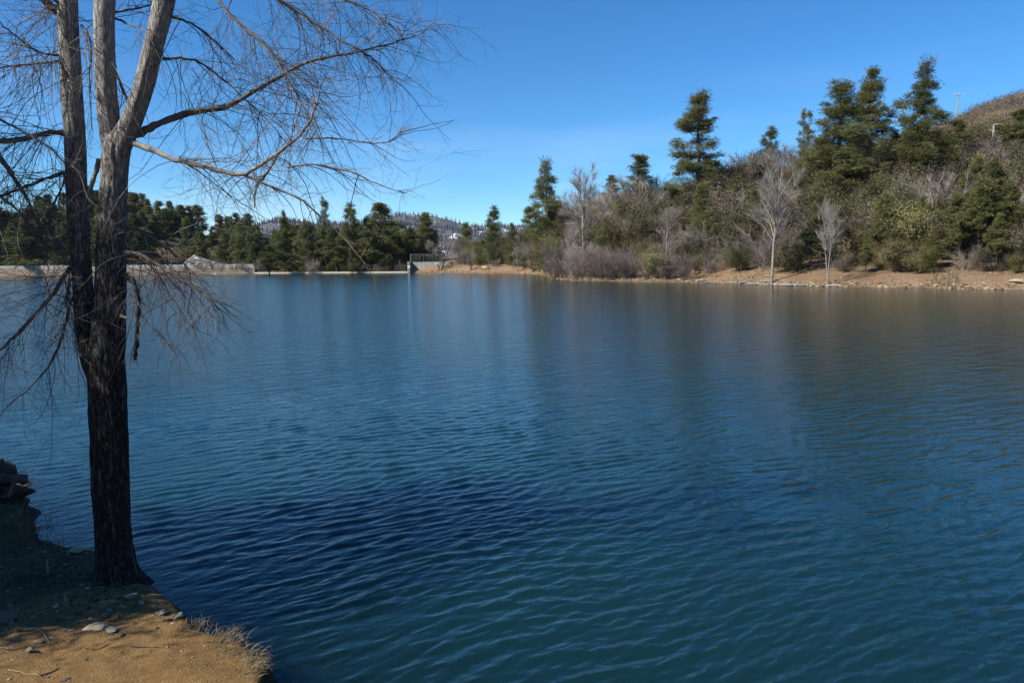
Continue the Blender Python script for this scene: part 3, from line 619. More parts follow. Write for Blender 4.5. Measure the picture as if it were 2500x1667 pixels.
def bare_tree_meshes(name, seed, h=16.0, w=8.0, fork=0.35, stems=1, spread=0.45, twigs=900, trunk_r=0.02, upright=0.08, tw_len=1.5):
    rng = np.random.default_rng(seed); tm = MB(); cm = MB()
    allP = []; allR = []
    for q in range(stems):
        K = 9; D = np.array([rng.normal(0, 0.05), rng.normal(0, 0.05), 1.0]) + (np.array([math.cos(q * 2.4), math.sin(q * 2.4), 0]) * (0.22 if stems < 3 else 0.5) if stems > 1 else 0)
        hh = h * rng.uniform(0.8, 1.0) if q else h * 0.96
        P = grow(np.array([[0.15 * q, 0.1 * q, -0.4]]), D[None], [hh], K, np.full(K, 0.04), 0.022, rng)
        R = (h * trunk_r * np.linspace(1, 0.12, K) ** 0.8 * (0.65 if stems > 1 else 1))[None]
        V, F = tubes(P, R, 7); tm.add(V, F); allP.append(P); allR.append(R)
        # level 1
        n1 = int(16 / max(1, stems * 0.6)); t = np.sort(rng.uniform(fork, 0.92, n1)); f = t * (K - 1); i0 = f.astype(int); fr = (f - i0)[:, None]
        O = P[0, i0] * (1 - fr) + P[0, i0 + 1] * fr; az = np.arange(n1) * 2.4 + rng.normal(0, 0.4, n1); r0 = R[0, i0] * 0.6
        el = RAD(90) - spread * rng.uniform(0.7, 1.6, n1) * (1.25 - 0.5 * t)
        D1 = np.stack([np.cos(az) * np.cos(el), np.sin(az) * np.cos(el), np.sin(el)], -1)
        L1 = np.minimum((1 - t) * h * 1.05 + 0.08 * h, w * 0.62) * rng.uniform(0.75, 1.1, n1)
        P1 = grow(O, D1, L1, 8, np.full(8, upright), 0.09, rng); R1 = r0[:, None] * np.linspace(1, 0.15, 8)[None]
        V, F = tubes(P1, R1, 5); tm.add(V, F)
        # level 2
        PP = np.concatenate([P1, P1]); RP = np.concatenate([R1, R1]); LP = np.concatenate([L1, L1])
        n2 = 5 * len(P1); pi = rng.integers(0, len(P1), n2); t2 = rng.uniform(0.25, 0.98, n2); f = t2 * 7; i0 = np.clip(f.astype(int), 0, 6); fr = (f - i0)[:, None]
        O2 = P1[pi, i0] * (1 - fr) + P1[pi, i0 + 1] * fr; d = unit(P1[pi, i0 + 1] - P1[pi, i0])
        D2 = unit(d + rng.normal(0, 0.55, (n2, 3)) + np.array([0, 0, 0.25]))
        L2 = L1[pi] * (1.1 - t2) * rng.uniform(0.5, 0.9, n2) + 0.4
        P2 = grow(O2, D2, L2, 6, np.full(6, upright), 0.12, rng); R2 = np.clip(R1[pi, i0] * 0.55, 0.012, 0.1)[:, None] * np.linspace(1, 0.3, 6)[None]
        V, F = tubes(P2, R2, 3); cm.add(V, F)
        # twigs off levels 1-2 and the leader
        nt = int(twigs / stems); pi = rng.integers(0, n2, nt); t3 = rng.uniform(0.2, 1.0, nt); f = t3 * 5; i0 = np.clip(f.astype(int), 0, 4); fr = (f - i0)[:, None]
        O3 = P2[pi, i0] * (1 - fr) + P2[pi, i0 + 1] * fr; d = unit(P2[pi, i0 + 1] - P2[pi, i0])
        D3 = unit(d + rng.normal(0, 0.5, (nt, 3)) + np.array([0, 0, 0.3]))
        P3 = grow(O3, D3, tw_len * rng.uniform(0.5, 1.2, nt), 4, np.full(4, 0.10), 0.14, rng)
        V, F = tubes(P3, np.full((nt, 4), 0.012) * np.linspace(1.2, 0.5, 4)[None], 3); cm.add(V, F)
    return tm.mesh(name + '_trunk'), cm.mesh(name + '_crown'), h, w

def shrub_meshes(name, seed, h=4.0, w=5.0, leaves=3600, leaf=0.15, stems=9, bare=False, twigs=1100):
    rng = np.random.default_rng(seed); tm = MB(); cm = MB()
    az = rng.uniform(0, 6.28, stems); sp = rng.uniform(0.1, 0.75, stems)
    D = np.stack([np.cos(az) * sp, np.sin(az) * sp, np.ones(stems)], -1)
    O = np.stack([np.cos(az) * 0.25, np.sin(az) * 0.25, np.full(stems, -0.2)], -1) * np.array([w / 5, w / 5, 1])
    L = h * rng.uniform(0.7, 1.0, stems); P = grow(O, D, L, 7, np.full(7, 0.03), 0.12, rng)
    R = np.full((stems, 7), 0.05) * np.linspace(1.2, 0.3, 7)[None]; V, F = tubes(P, R, 4); tm.add(V, F)
    def on(Pq, n, lo, hi):
        Kq = Pq.shape[1]; pi = rng.integers(0, len(Pq), n); f = rng.uniform(lo, hi, n) * (Kq - 1); i0 = np.clip(f.astype(int), 0, Kq - 2); fr = (f - i0)[:, None]
        return Pq[pi, i0] * (1 - fr) + Pq[pi, i0 + 1] * fr, unit(Pq[pi, i0 + 1] - Pq[pi, i0])
    n2 = stems * 7; O2, d = on(P, n2, 0.15, 1.0); out = O2 * np.array([1, 1, 0]); D2 = unit(d * 0.7 + rng.normal(0, 0.45, (n2, 3)) + unit(out + 1e-6) * 0.5)
    P2 = grow(O2, D2, rng.uniform(0.25, 0.5, n2) * min(h, w), 6, np.full(6, 0.05), 0.16, rng)
    V, F = tubes(P2, np.full((n2, 6), 0.025) * np.linspace(1.2, 0.4, 6)[None], 3); tm.add(V, F)
    allp = np.concatenate([P2.reshape(-1, 3), P.reshape(-1, 3)])
    mxr = np.percentile(np.hypot(allp[:, 0], allp[:, 1]), 97); k = (w / 2) / mxr; kz = h / np.percentile(allp[:, 2], 99)
    nt = twigs if bare else twigs // 3
    O3, d = on(P2, nt, 0.15, 1.0); P3 = grow(O3, unit(d + rng.normal(0, 0.55, (nt, 3)) + np.array([0, 0, 0.25])), rng.uniform(0.4, 1.1, nt) * 0.22 * min(h, w), 4, np.full(4, 0.06), 0.16, rng)
    V, F = tubes(P3, np.full((nt, 4), 0.012) * np.linspace(1.3, 0.6, 4)[None], 3)
    (cm if bare else tm).add(V, F)
    if not bare:
        ncl = 80; C, _ = on(P2, ncl, 0.3, 1.0)
        pick = rng.integers(0, ncl, leaves); siz = rng.uniform(0.07, 0.15, ncl) * min(h, w)
        C = C[pick] + rng.normal(0, 1, (leaves, 3)) * siz[pick][:, None] * np.array([1.15, 1.15, 0.75])
        C[:, 2] = np.maximum(C[:, 2], 0.1)
        nn_ = unit(unit(C - np.array([0, 0, h * 0.35])) * 0.7 + np.array([0, 0, 0.45]) + ico_dirs(leaves, rng) * 0.75); Dl = unit(np.cross(nn_, ico_dirs(leaves, rng))); S = np.cross(nn_, Dl); s = leaf * rng.uniform(0.5, 1.2, leaves)[:, None]
        V = np.stack([C - Dl * s * 0.6, C + S * s * 0.42, C + Dl * s * 0.6, C - S * s * 0.42], 1).reshape(-1, 3)
        cm.add(V, np.arange(leaves * 4).reshape(-1, 4))
    for m_ in (tm, cm):
        for i in range(len(m_.V)): m_.V[i] = m_.V[i] * np.array([k, k, kz])
    return tm.mesh(name + '_stems'), cm.mesh(name + '_crown', bare), h, w

PROTO = {}
def proto(key, meshes, trunk_mat, crown_mat, part=('trunk', 'crown')):
    t, c, h, w = meshes
    t.materials.append(M[trunk_mat]); c.materials.append(M[crown_mat])
    co = np.zeros(len(c.vertices) * 3, np.float32); c.vertices.foreach_get('co', co); co = co.reshape(-1, 3)
    w = 2 * max(np.percentile(np.abs(co[:, 0]), 98), np.percentile(np.abs(co[:, 1]), 98)); h = max(h * 0.9, np.percentile(co[:, 2], 99.9))
    PROTO[key] = (t, c, h, w, part)
for i in range(3): proto(f'pine_cone{i}', pine_meshes(f'pine_cone{i}', 10 + i, 18, 6.5, 0.22, 'cone', 30), 'pine_bark', 'needles')
for i in range(4): proto(f'pine_old{i}', pine_meshes(f'pine_old{i}', 20 + i, 22, 8.5, (0.20, 0.16, 0.22, 0.26)[i], 'old', 34, 0.35, blade=(0.30, 0.021), k=8, dens=3.5, clump=1.05, pad=0.98), 'pine_bark', 'needles')
for i in range(2): proto(f'pine_round{i}', pine_meshes(f'pine_round{i}', 30 + i, 18, 10, 0.06, 'round', 26, 0.2, dens=4.2, blade=(0.29, 0.042)), 'pine_bark', 'needles')
proto('pine_thin', pine_meshes('pine_thin', 36, 18, 6, 0.35, 'old', 24, 0.5, trunks=2, clump=0.7, pad=0.85), 'pine_bark', 'needles')
for i in range(4): proto(f'pine_far{i}', pine_meshes(f'pine_far{i}', 40 + i, 16, 6.0, 0.10, ('cone', 'old', 'cone', 'old')[i], 16, 0.2, blade=(0.36, 0.058), k=6, clump=1.0, dens=4.2), 'dark_bark', 'needles_far')
for i in range(3): proto(f'young_pine{i}', pine_meshes(f'young_pine{i}', 50 + i, 9, 4.2, 0.36, 'cone', 26, 0.2, blade=(0.17, 0.024), trunk_r=0.012, clump=1.8, dens=6.5, pad=0.5), 'pine_bark', 'needles')
proto('shade_pine', pine_meshes('shade_pine', 60, 18, 8.8, 0.06, 'spire', 30, 0.0, blade=(0.5, 0.08), k=6, clump=1.6, dens=6.5), 'pine_bark', 'needles')
for i in range(3): proto(f'cottonwood{i}', bare_tree_meshes(f'cottonwood{i}', 70 + i, 18, 9, (0.32, 0.30, 0.28)[i], 1, 0.46, 2700, 0.0125, 0.07, 1.3), 'pale_bark', 'pale_twig')
proto('twin_cottonwood', bare_tree_meshes('twin_cottonwood', 77, 12, 5, 0.40, 2, 0.45, 700, 0.017), 'pale_bark', 'pale_twig')
proto('slender_tree', bare_tree_meshes('slender_tree', 78, 12, 4.5, 0.15, 1, 0.55, 800, 0.012, 0.12, 1.2), 'pale_bark', 'pale_twig')
proto('crooked_tree', bare_tree_meshes('crooked_tree', 79, 9, 9, 0.2, 3, 0.85, 1500, 0.028, 0.10, 1.1), 'dark_bark', 'bare_twig')
for i in range(3): proto(f'willow{i}', shrub_meshes(f'willow{i}', 80 + i, 7, 7, bare=True, stems=14, twigs=1350), 'dark_bark', 'willow_twig', ('stems', 'crown'))
for i in range(3): proto(f'grey_shrub{i}', shrub_meshes(f'grey_shrub{i}', 85 + i, 5, 6, bare=True, stems=12, twigs=1450), 'bare_twig', 'bare_twig', ('stems', 'crown'))
for i in range(4): proto(f'scrub_oak{i}', shrub_meshes(f'scrub_oak{i}', 90 + i, 4.5, 6, 6400, 0.125), 'dark_bark', 'oak_leaf', ('stems', 'crown'))
for i in range(3): proto(f'juniper{i}', shrub_meshes(f'juniper{i}', 95 + i, 5, 4.5, 6600, 0.12), 'dark_bark', 'juniper', ('stems', 'crown'))
for i in range(2): PROTO[f'green_oak{i}'] = (PROTO[f'scrub_oak{i}'][0], PROTO[f'scrub_oak{i}'][1].copy(), *PROTO[f'scrub_oak{i}'][2:]); PROTO[f'green_oak{i}'][1].materials.clear(); PROTO[f'green_oak{i}'][1].materials.append(M['green_leaf'])
for i in range(2): PROTO[f'grey_oak{i}'] = (PROTO[f'scrub_oak{i + 2}'][0], PROTO[f'scrub_oak{i + 2}'][1].copy(), *PROTO[f'scrub_oak{i + 2}'][2:]); PROTO[f'grey_oak{i}'][1].materials.clear(); PROTO[f'grey_oak{i}'][1].materials.append(M['grey_leaf'])
proto('rusty_shrub', shrub_meshes('rusty_shrub', 99, 3, 3, 1500, 0.2), 'dark_bark', 'rusty_leaf', ('stems', 'crown'))

def plant(key, name, loc, h, w, label, cat, group=None, rz=None):
    t, c, h0, w0, part = PROTO[key]
    o = empty(name, tuple(loc), random.uniform(0, 6.28) if rz is None else rz, (w / w0, w / w0, h / h0))
    tag(o, label, cat, group)
    link(part[0], t, None, o); link(part[1], c, None, o)
    return o
def tree_px(key, name, px, Yd, top, wpx, label, cat, group=None, base=None, rz=None):
    """a tree whose crown top stands at photo height `top`, Yd metres ahead"""
    P = at(px, top, Yd); zg = hz(P[0], P[1]) if base is None else base
    return plant(key, name, (P[0], P[1], zg - 0.15), max(P[2] - zg + 0.15, 1.0), wpx / FPX * Yd, label, cat, group, rz)
def on_shore(px, off):
    r = np.interp(px_theta(px), TH_S, R_S) + off; return r * math.cos(px_theta(px))

# ---- named trees of the far shore
GP = 'tall pines on the far shore'
tree_px('pine_old0', 'pine_tree', 1338, 172, 388, 118, 'tall pine with layered open boughs, just left of the pale cottonwood above the point', 'tree', GP)
tree_px('pine_cone0', 'pine_tree', 1205, 232, 502, 46, 'small narrow pine alone above the benches on the sandy far shore', 'tree', GP)
tree_px('pine_cone1', 'pine_tree', 1492, 182, 428, 60, 'short dark pine just right of the pale cottonwood above the point', 'tree', GP)
tree_px('pine_cone2', 'pine_tree', 1562, 172, 376, 92, 'broad pointed pine between the short dark pine and the tall ragged pine', 'tree', GP)
tree_px('pine_old1', 'pine_tree', 1706, 160, 224, 152, 'tall ragged pine standing alone against the sky over the hillside', 'tree', GP)
tree_px('pine_cone0', 'pine_tree', 1882, 186, 308, 52, 'pine whose top pokes out behind the large bare cottonwood', 'tree', GP, rz=1.0)
tree_px('pine_thin', 'pine_tree', 1972, 176, 264, 66, 'thin see-through pine with two trunks left of the big green pair', 'tree', GP)
tree_px('pine_old2', 'pine_tree', 2056, 140, 198, 165, 'broad full pine, the left and lower of the big green pair', 'tree', GP)
tree_px('pine_old3', 'pine_tree', 2130, 152, 166, 122, 'tall pine, the right and higher of the big green pair', 'tree', GP)
tree_px('pine_old0', 'pine_tree', 2266, 138, 145, 145, 'tallest pine on the hill, bare trunk showing below its crown, before the utility poles', 'tree', GP, rz=2.2)
tree_px('pine_round0', 'pine_tree', 2338, 150, 292, 88, 'dense dark pine tucked behind the tallest pine, below the utility pole', 'tree', GP)
tree_px('pine_round1', 'pine_tree', 2058, 132, 372, 205, 'low bushy pine at the foot of the big green pair', 'tree', GP, rz=2.0)
tree_px('pine_round1', 'evergreen_oak', 2488, 150, 268, 150, 'rounded evergreen oak against the brushy ridge near the power line hill', 'tree')
GY = 'young pines above the far beach'
for k, (px, off, top, wp, lab) in enumerate([
    (2115, 8.0, 596, 46, 'young pine with a thin dark bare trunk at the beach edge, below the tallest pine'),
    (2186, 9.5, 560, 60, 'young pine with a spindly trunk leaning over the beach stones'),
    (2213, 9.0, 618, 34, 'smallest young pine on the beach edge'),
    (2276, 11, 575, 60, 'young pine partly hidden by dusty scrub on the beach edge'),
    (2338, 16, 470, 92, 'young green pine with a high crown over the beach, left of the greenest one'),
    (2398, 12, 455, 104, 'bright green young pine with a grey trunk, largest above the beach'),
    (2440, 10, 520, 66, 'young pine whose thick brown trunk stands clear on the beach beside the juniper'),
    (2476, 18, 440, 96, 'young pine rising behind the rusty juniper at the beach end'),
    (2250, 22, 480, 70, 'young pine on the slope under the sandy clearing'),
    (1985, 12, 560, 50, 'young pine in shade between the two bare beach cottonwoods'),
    (1948, 9, 600, 40, 'young pine with a leaning dark trunk just right of the large cottonwood')]):
    tree_px(f'young_pine{k % 3}', 'young_pine', px, on_shore(px, off), top, wp, lab, 'tree', GY)
GC = 'bare cottonwoods of the far shore'
tree_px('cottonwood0', 'cottonwood_tree', 1893, on_shore(1893, 2.2), 352, 140, 'large bare cottonwood with a pale trunk standing at the waterline beside driftwood', 'tree', GC, rz=0.4)
tree_px('twin_cottonwood', 'cottonwood_tree', 2030, on_shore(2030, 1.0), 474, 78, 'slim bare cottonwood with two pale stems from one root at the waterline', 'tree', GC, rz=1.9)
tree_px('cottonwood2', 'cottonwood_tree', 1425, 150, 398, 122, 'upright bare cottonwood with feathery pale crown against the sky, beside the layered pine', 'tree', GC, rz=1.2)
tree_px('slender_tree', 'cottonwood_tree', 1632, on_shore(1632, 9), 500, 66, 'slender bare tree with a white stem in front of grey scrub', 'tree', GC)
tree_px('slender_tree', 'cottonwood_tree', 1392, on_shore(1392, 4), 545, 46, 'thin bare tree with a white stem behind the bench on the grassy point', 'tree', GC, rz=2.0)
tree_px('slender_tree', 'cottonwood_tree', 1262, on_shore(1262, 2), 600, 34, 'small pale bare tree at the waterline right of the two benches', 'tree', GC, rz=3.0)
tree_px('crooked_tree', 'bare_tree', 1074, on_shore(1074, 1.2), 580, 82, 'bare tree with crooked black trunk and grey twigs before the concrete wall', 'tree', rz=0.5)
GW = 'leafless shrubs along the far waterline'
for k, (px, off, top, wp, lab) in enumerate([
    (1368, 1.0, 622, 60, 'leafless willow shrub hanging over the water at the tip of the point'),
    (1470, 1.6, 596, 112, 'widest leafless willow with dark stems just right of the bench on the point'),
    (1543, 1.6, 598, 84, 'leafless willow with a dense grey head between the widest one and the slender white stem'),
    (1672, 1.2, 612, 66, 'leafless willow leaning over the rocks before the grassy beach'),
    (1150, 3.0, 610, 30, 'small reddish leafless shrub left of the two benches'),
    (1300, 3.0, 560, 52, 'tall grey leafless shrub behind the inner cove'),
    (1425, 3.0, 590, 80, 'grey leafless willow behind the bench on the point'),
    (1600, 5.0, 605, 60, 'pale leafless shrub at the back of the rusty earth bank'),
    (1500, 0.8, 612, 70, 'leafless willow drooping to the water beside the widest one'),
    (1580, 1.0, 622, 56, 'low leafless willow at the waterline under the slender white stem'),
    (1410, 0.6, 640, 44, 'low leafless twigs in the water at the foot of the grassy point'),
    (1632, 1.0, 630, 50, 'leafless brush at the waterline left of the leaning willow'),
    (1330, 2.0, 610, 50, 'leafless shrub at the inner side of the point'),
    (2335, 2.8, 662, 14, 'tiny dark leafless bush alone on the open beach'),
    (1905, 14, 610, 60, 'dark tangle of leafless brush behind the large cottonwood'),
    (2052, 9.0, 628, 36, 'low grey twiggy bush right of the two stemmed cottonwood'),
    (1820, 10, 640, 40, 'low grey bush at the top of the open beach slope')]):
    tree_px(f'willow{k % 3}', 'leafless_shrub', px, on_shore(px, off), top, wp, lab, 'shrub', GW)
rng = np.random.default_rng(19)
for k in range(15):
    px = rng.uniform(1335, 1720); tree_px(f'willow{k % 3}' if k % 4 else f'grey_shrub{k % 3}', 'leafless_shrub', px, on_shore(px, rng.uniform(0.8, 4.5)), rng.uniform(575, 652), rng.uniform(30, 95), 'grey leafless shrub in the drift along the waterline between the point and the open beach', 'shrub', 'leafless drift along the far waterline')
tree_px('juniper0', 'juniper_bush', 2486, on_shore(2486, 8), 610, 52, 'rusty green juniper bush at the end of the beach', 'shrub')
tree_px('rusty_shrub', 'rusty_shrub', 1492, 128, 560, 26, 'rusty orange bush among the grey scrub above the point', 'shrub')
tree_px('rusty_shrub', 'rusty_shrub', 1846, 125, 570, 30, 'rusty yellow bush left of the large bare cottonwood', 'shrub')
tree_px('rusty_shrub', 'rusty_shrub', 2098, 128, 480, 34, 'rusty yellow bush below the big green pair of pines', 'shrub')
tree_px('juniper1', 'juniper_bush', 1352, 152, 560, 74, 'bright green bushy evergreen left of the grassy point', 'shrub')
tree_px('juniper2', 'juniper_bush', 1252, 222, 556, 72, 'dark evergreen bush filling the bank behind the two benches', 'shrub')
tree_px('juniper1', 'juniper_bush', 1205, 226, 575, 56, 'yellow green evergreen bush directly behind the two benches', 'shrub')

# ---- pines behind the spillway and the dam
GD = 'pines right behind the spillway'
for k, (key, px, Yd, top, wp, lab) in enumerate([
    ('pine_round0', 935, 252, 496, 128, 'widest and fullest pine behind the spillway, near its right end'),
    ('pine_thin', 792, 262, 481, 56, 'tallest pine behind the spillway, thin crowned with sky showing through'),
    ('pine_cone0', 854, 258, 494, 56, 'pale green layered pine between the tallest one and the fullest one behind the spillway'),
    ('pine_cone1', 1040, 262, 519, 74, 'dark double topped pine behind the chain link fence'),
    ('pine_round1', 690, 250, 532, 76, 'broad pine just right of the end of the dam wall'),
    ('pine_cone2', 748, 250, 540, 62, 'dark pine in the middle of the spillway trees'),
    ('pine_old1', 690, 290, 512, 34, 'thin topped pine rising behind the broad one near the dam wall end'),
    ('pine_round0', 820, 248, 556, 80, 'low bushy pine at the spillway edge under the layered pine'),
    ('pine_round1', 893, 262, 528, 70, 'dense pine close at the left of the fullest pine'),
    ('pine_round0', 985, 262, 570, 50, 'small pine at the right end of the spillway beside the concrete pier'),
    ('pine_old2', 1138, 300, 542, 52, 'pine standing before the snowy mountain behind the grey wall'),
    ('pine_round1', 655, 238, 598, 60, 'yellow green small pine at the end of the dam wall')]):
    tree_px(key, 'pine_tree', px, Yd, top, wp, lab, 'tree', GD, base=0.2)
rng = np.random.default_rng(11)
cnt = 0
for k in range(150):        # the wooded rise left of and behind the dam
    px = rng.uniform(-120, 640); Yd = rng.uniform(235, 430)
    if 455 < px < 600 and Yd < 262: continue
    x, y = at(px, 600, Yd)[:2]; zg = hz(x, y)
    h = rng.uniform(11, 18) * (0.8 if px > 500 else 1)
    plant(f'pine_far{rng.integers(0, 4)}', 'pine_tree', (x, y, zg - 0.3), h, h * rng.uniform(0.48, 0.70), 'dark pine in the crowded wood rising behind the long dam wall', 'tree', 'pines in the wood behind the dam wall'); cnt += 1
for k in range(64):
    px = rng.uniform(590, 1060); Yd = rng.uniform(262, 345)
    x, y = at(px, 600, Yd)[:2]
    topz = at(px, rng.uniform(545, 585), Yd)[2]; h = topz - 0.2
    plant(f'pine_far{rng.integers(0, 4)}', 'pine_tree', (x, y, 0.1), h, h * rng.uniform(0.5, 0.7), 'dark pine filling the gaps deep behind the spillway trees', 'tree', 'pines deep behind the spillway')
for k in range(24):
    px = rng.uniform(640, 985); Yd = rng.uniform(240, 258)
    x, y = at(px, 600, Yd)[:2]; h = rng.uniform(2.2, 5.5)
    kk = ['juniper', 'juniper', 'grey_shrub'][rng.integers(0, 3)]
    plant(f'{kk}{rng.integers(0, 3)}', 'shrub', (x, y, max(0.1, hz(x, y)) - 0.1), h, h * rng.uniform(0.9, 1.3), 'undergrowth bush in shade under the pines behind the spillway and fence', 'shrub', 'bushes under the spillway pines')
for k in range(9):
    px = rng.uniform(470, 640); Yd = rng.uniform(232, 262); x, y = at(px, 600, Yd)[:2]
    plant(f'grey_shrub{k % 3}', 'leafless_shrub', (x, y, rng.uniform(0.5, 1.5)), rng.uniform(2, 4.5), rng.uniform(2, 4), 'leafless grey brush on the snowy slope behind the dam wall', 'shrub', 'brush on the snowy slope')

# ---- woods of the right-hand hillside
rng = np.random.default_rng(23)
LAB = {'scrub_oak': ('scrub_oak', 'dusty olive brown scrub oak among the brush of the wooded hillside', 'scrub oaks on the wooded hillside'),
       'green_oak': ('scrub_oak', 'fresh green scrub oak standing out among the olive brush of the wooded hillside', 'green scrub oaks on the wooded hillside'),
       'grey_oak': ('scrub_oak', 'dusty grey tan scrub oak with dry leaves on the wooded hillside', 'grey scrub oaks on the wooded hillside'),
       'hill_pine': ('pine_tree', 'middle sized olive pine rising over the scrub of the wooded hillside', 'middle sized pines on the wooded hillside'),
       'grey_shrub': ('leafless_shrub', 'grey leafless bush among the scrub oaks of the wooded hillside', 'leafless bushes on the wooded hillside'),
       'juniper': ('juniper_bush', 'dark green juniper bush among the brush of the wooded hillside', 'junipers on the wooded hillside'),
       'young_pine': ('young_pine', 'young green pine scattered among the scrub of the wooded hillside', 'young pines on the wooded hillside')}
placed = []
tries = 0
while len(placed) < 380 and tries < 9000:
    tries += 1
    px = rng.uniform(1120, 2640); thp = px_theta(px); r0 = np.interp(thp, TH_S, R_S); r1 = np.interp(thp, TH_R, R_R)
    lo = 8.0 if px > 1620 else 9 if 1110 < px < 1310 or 1375 < px < 1455 else 3.0
    r = r0 + lo + (min(r1, r0 + 95) - r0 - lo) * rng.uniform(0, 1) ** 1.25
    x, y = r * math.sin(thp), r * math.cos(thp)
    d = 3.0 if r - r0 < 28 else 3.6
    if any((x - a) ** 2 + (y - b) ** 2 < d * d for a, b in placed): continue
    q = px; Pz = hz(x, y); py = 833.5 - FPX * math.tan(math.atan((Pz - HC) / y) + RAD(PITCH))
    if (2190 < q < 2345 and 430 < py < 575 and rng.uniform() < 0.92) or (2340 < q < 2420 and 300 < py < 350): continue   # the sandy clearings
    placed.append((x, y))
    u = rng.uniform()
    def pick(**w_):
        ks = list(w_); v = np.array(list(w_.values())); return ks[np.searchsorted(np.cumsum(v / v.sum()), u)]
    if px > 2150 and r - r0 < 45: kk = pick(scrub_oak=22, grey_oak=14, green_oak=16, juniper=18, young_pine=14, grey_shrub=8, hill_pine=8)
    elif px > 1700: kk = pick(scrub_oak=22, grey_oak=18, green_oak=12, juniper=14, grey_shrub=26, young_pine=4, hill_pine=4)
    elif px > 1380: kk = pick(scrub_oak=18, grey_oak=10, green_oak=8, juniper=8, grey_shrub=60)
    else: kk = pick(juniper=34, green_oak=24, grey_shrub=26, scrub_oak=10, hill_pine=6)
    if kk == 'hill_pine':
        h = rng.uniform(7, 11.5); nm, lab, grp = LAB[kk]
        plant(f'pine_{["cone0", "cone1", "cone2", "round1"][rng.integers(0, 4)]}', nm, (x, y, Pz - 0.2), h, h * rng.uniform(0.42, 0.6), lab, 'tree', grp); continue
    h = rng.uniform(2.8, 7.0) if kk != 'young_pine' else rng.uniform(6, 10)
    if r - r0 < 14 and kk != 'young_pine': h *= 0.85
    elif kk != 'young_pine': h *= 1.0 + 0.4 * min(1, (r - r0 - 14) / 25) * (1 if px > 1350 else 0.3)
    w = h * rng.uniform(1.0, 1.45) if kk != 'young_pine' else h * rng.uniform(0.42, 0.55)
    nk = {'scrub_oak': 4, 'green_oak': 2, 'grey_oak': 2}.get(kk, 3)
    nm, lab, grp = LAB[kk]
    plant(f'{kk}{rng.integers(0, nk)}', nm, (x, y, Pz - 0.2), h, w, lab, 'tree' if kk == 'young_pine' else 'shrub', grp)
print('hillside plants', len(placed))

# brush of the high ridge and low ground cover: nobody could count it
rng = np.random.default_rng(31)
def brush_mass(name, n, pxr, fr, size, label, mat, per=16, thin=0.30):
    px = rng.uniform(*pxr, n); thp = px_theta(px); r0 = np.interp(thp, TH_S, R_S); r1 = np.interp(thp, TH_R, R_R)
    r = r0 + (r1 - r0) * rng.uniform(*fr, n); x, y = r * np.sin(thp), r * np.cos(thp); z = H_far(x, y)
    k = vnoise(np.stack([x * 0.09, y * 0.09, 0 * x], -1), 61) > -0.45; x, y, z = x[k], y[k], z[k]; n = len(x)
    s = rng.uniform(*size, n)
    C = np.stack([x, y, z], -1)[:, None] + rng.normal(0, 1, (n, per, 3)) * np.array([0.5, 0.5, 0.26]) * s[:, None, None] + np.array([0, 0, 0.30]) * s[:, None, None]
    C = C.reshape(-1, 3); sc = np.repeat(s, per)[:, None] * rng.uniform(0.10, 0.22, (n * per, 1))
    D = ico_dirs(n * per, rng); S = unit(np.cross(D, ico_dirs(n * per, rng)))
    D = unit(D + np.array([0, 0, 0.7])); V = np.stack([C - D * sc - S * sc * thin, C - D * sc + S * sc * thin, C + D * sc], 1).reshape(-1, 3)
    tag(link(name, np_mesh(name, V, [np.arange(len(V)).reshape(-1, 3)], False), mat), label, kind='stuff')
brush_mass('ridge_brush', 4200, (1650, 2700), (0.50, 1.10), (1.1, 2.5), 'grey brown brush covering the high ridge', M['brush'], 34, 0.18)
brush_mass('wood_undergrowth', 1800, (-150, 990), (0.06, 0.9), (1.4, 3.6), 'dark undergrowth of the wood behind the dam', M['juniper'], 30, 0.3)
brush_mass('undergrowth', 2600, (1150, 2640), (0.12, 0.55), (0.4, 1.1), 'low dry undergrowth between the trees of the hillside', M['brush'], 26, 0.2)

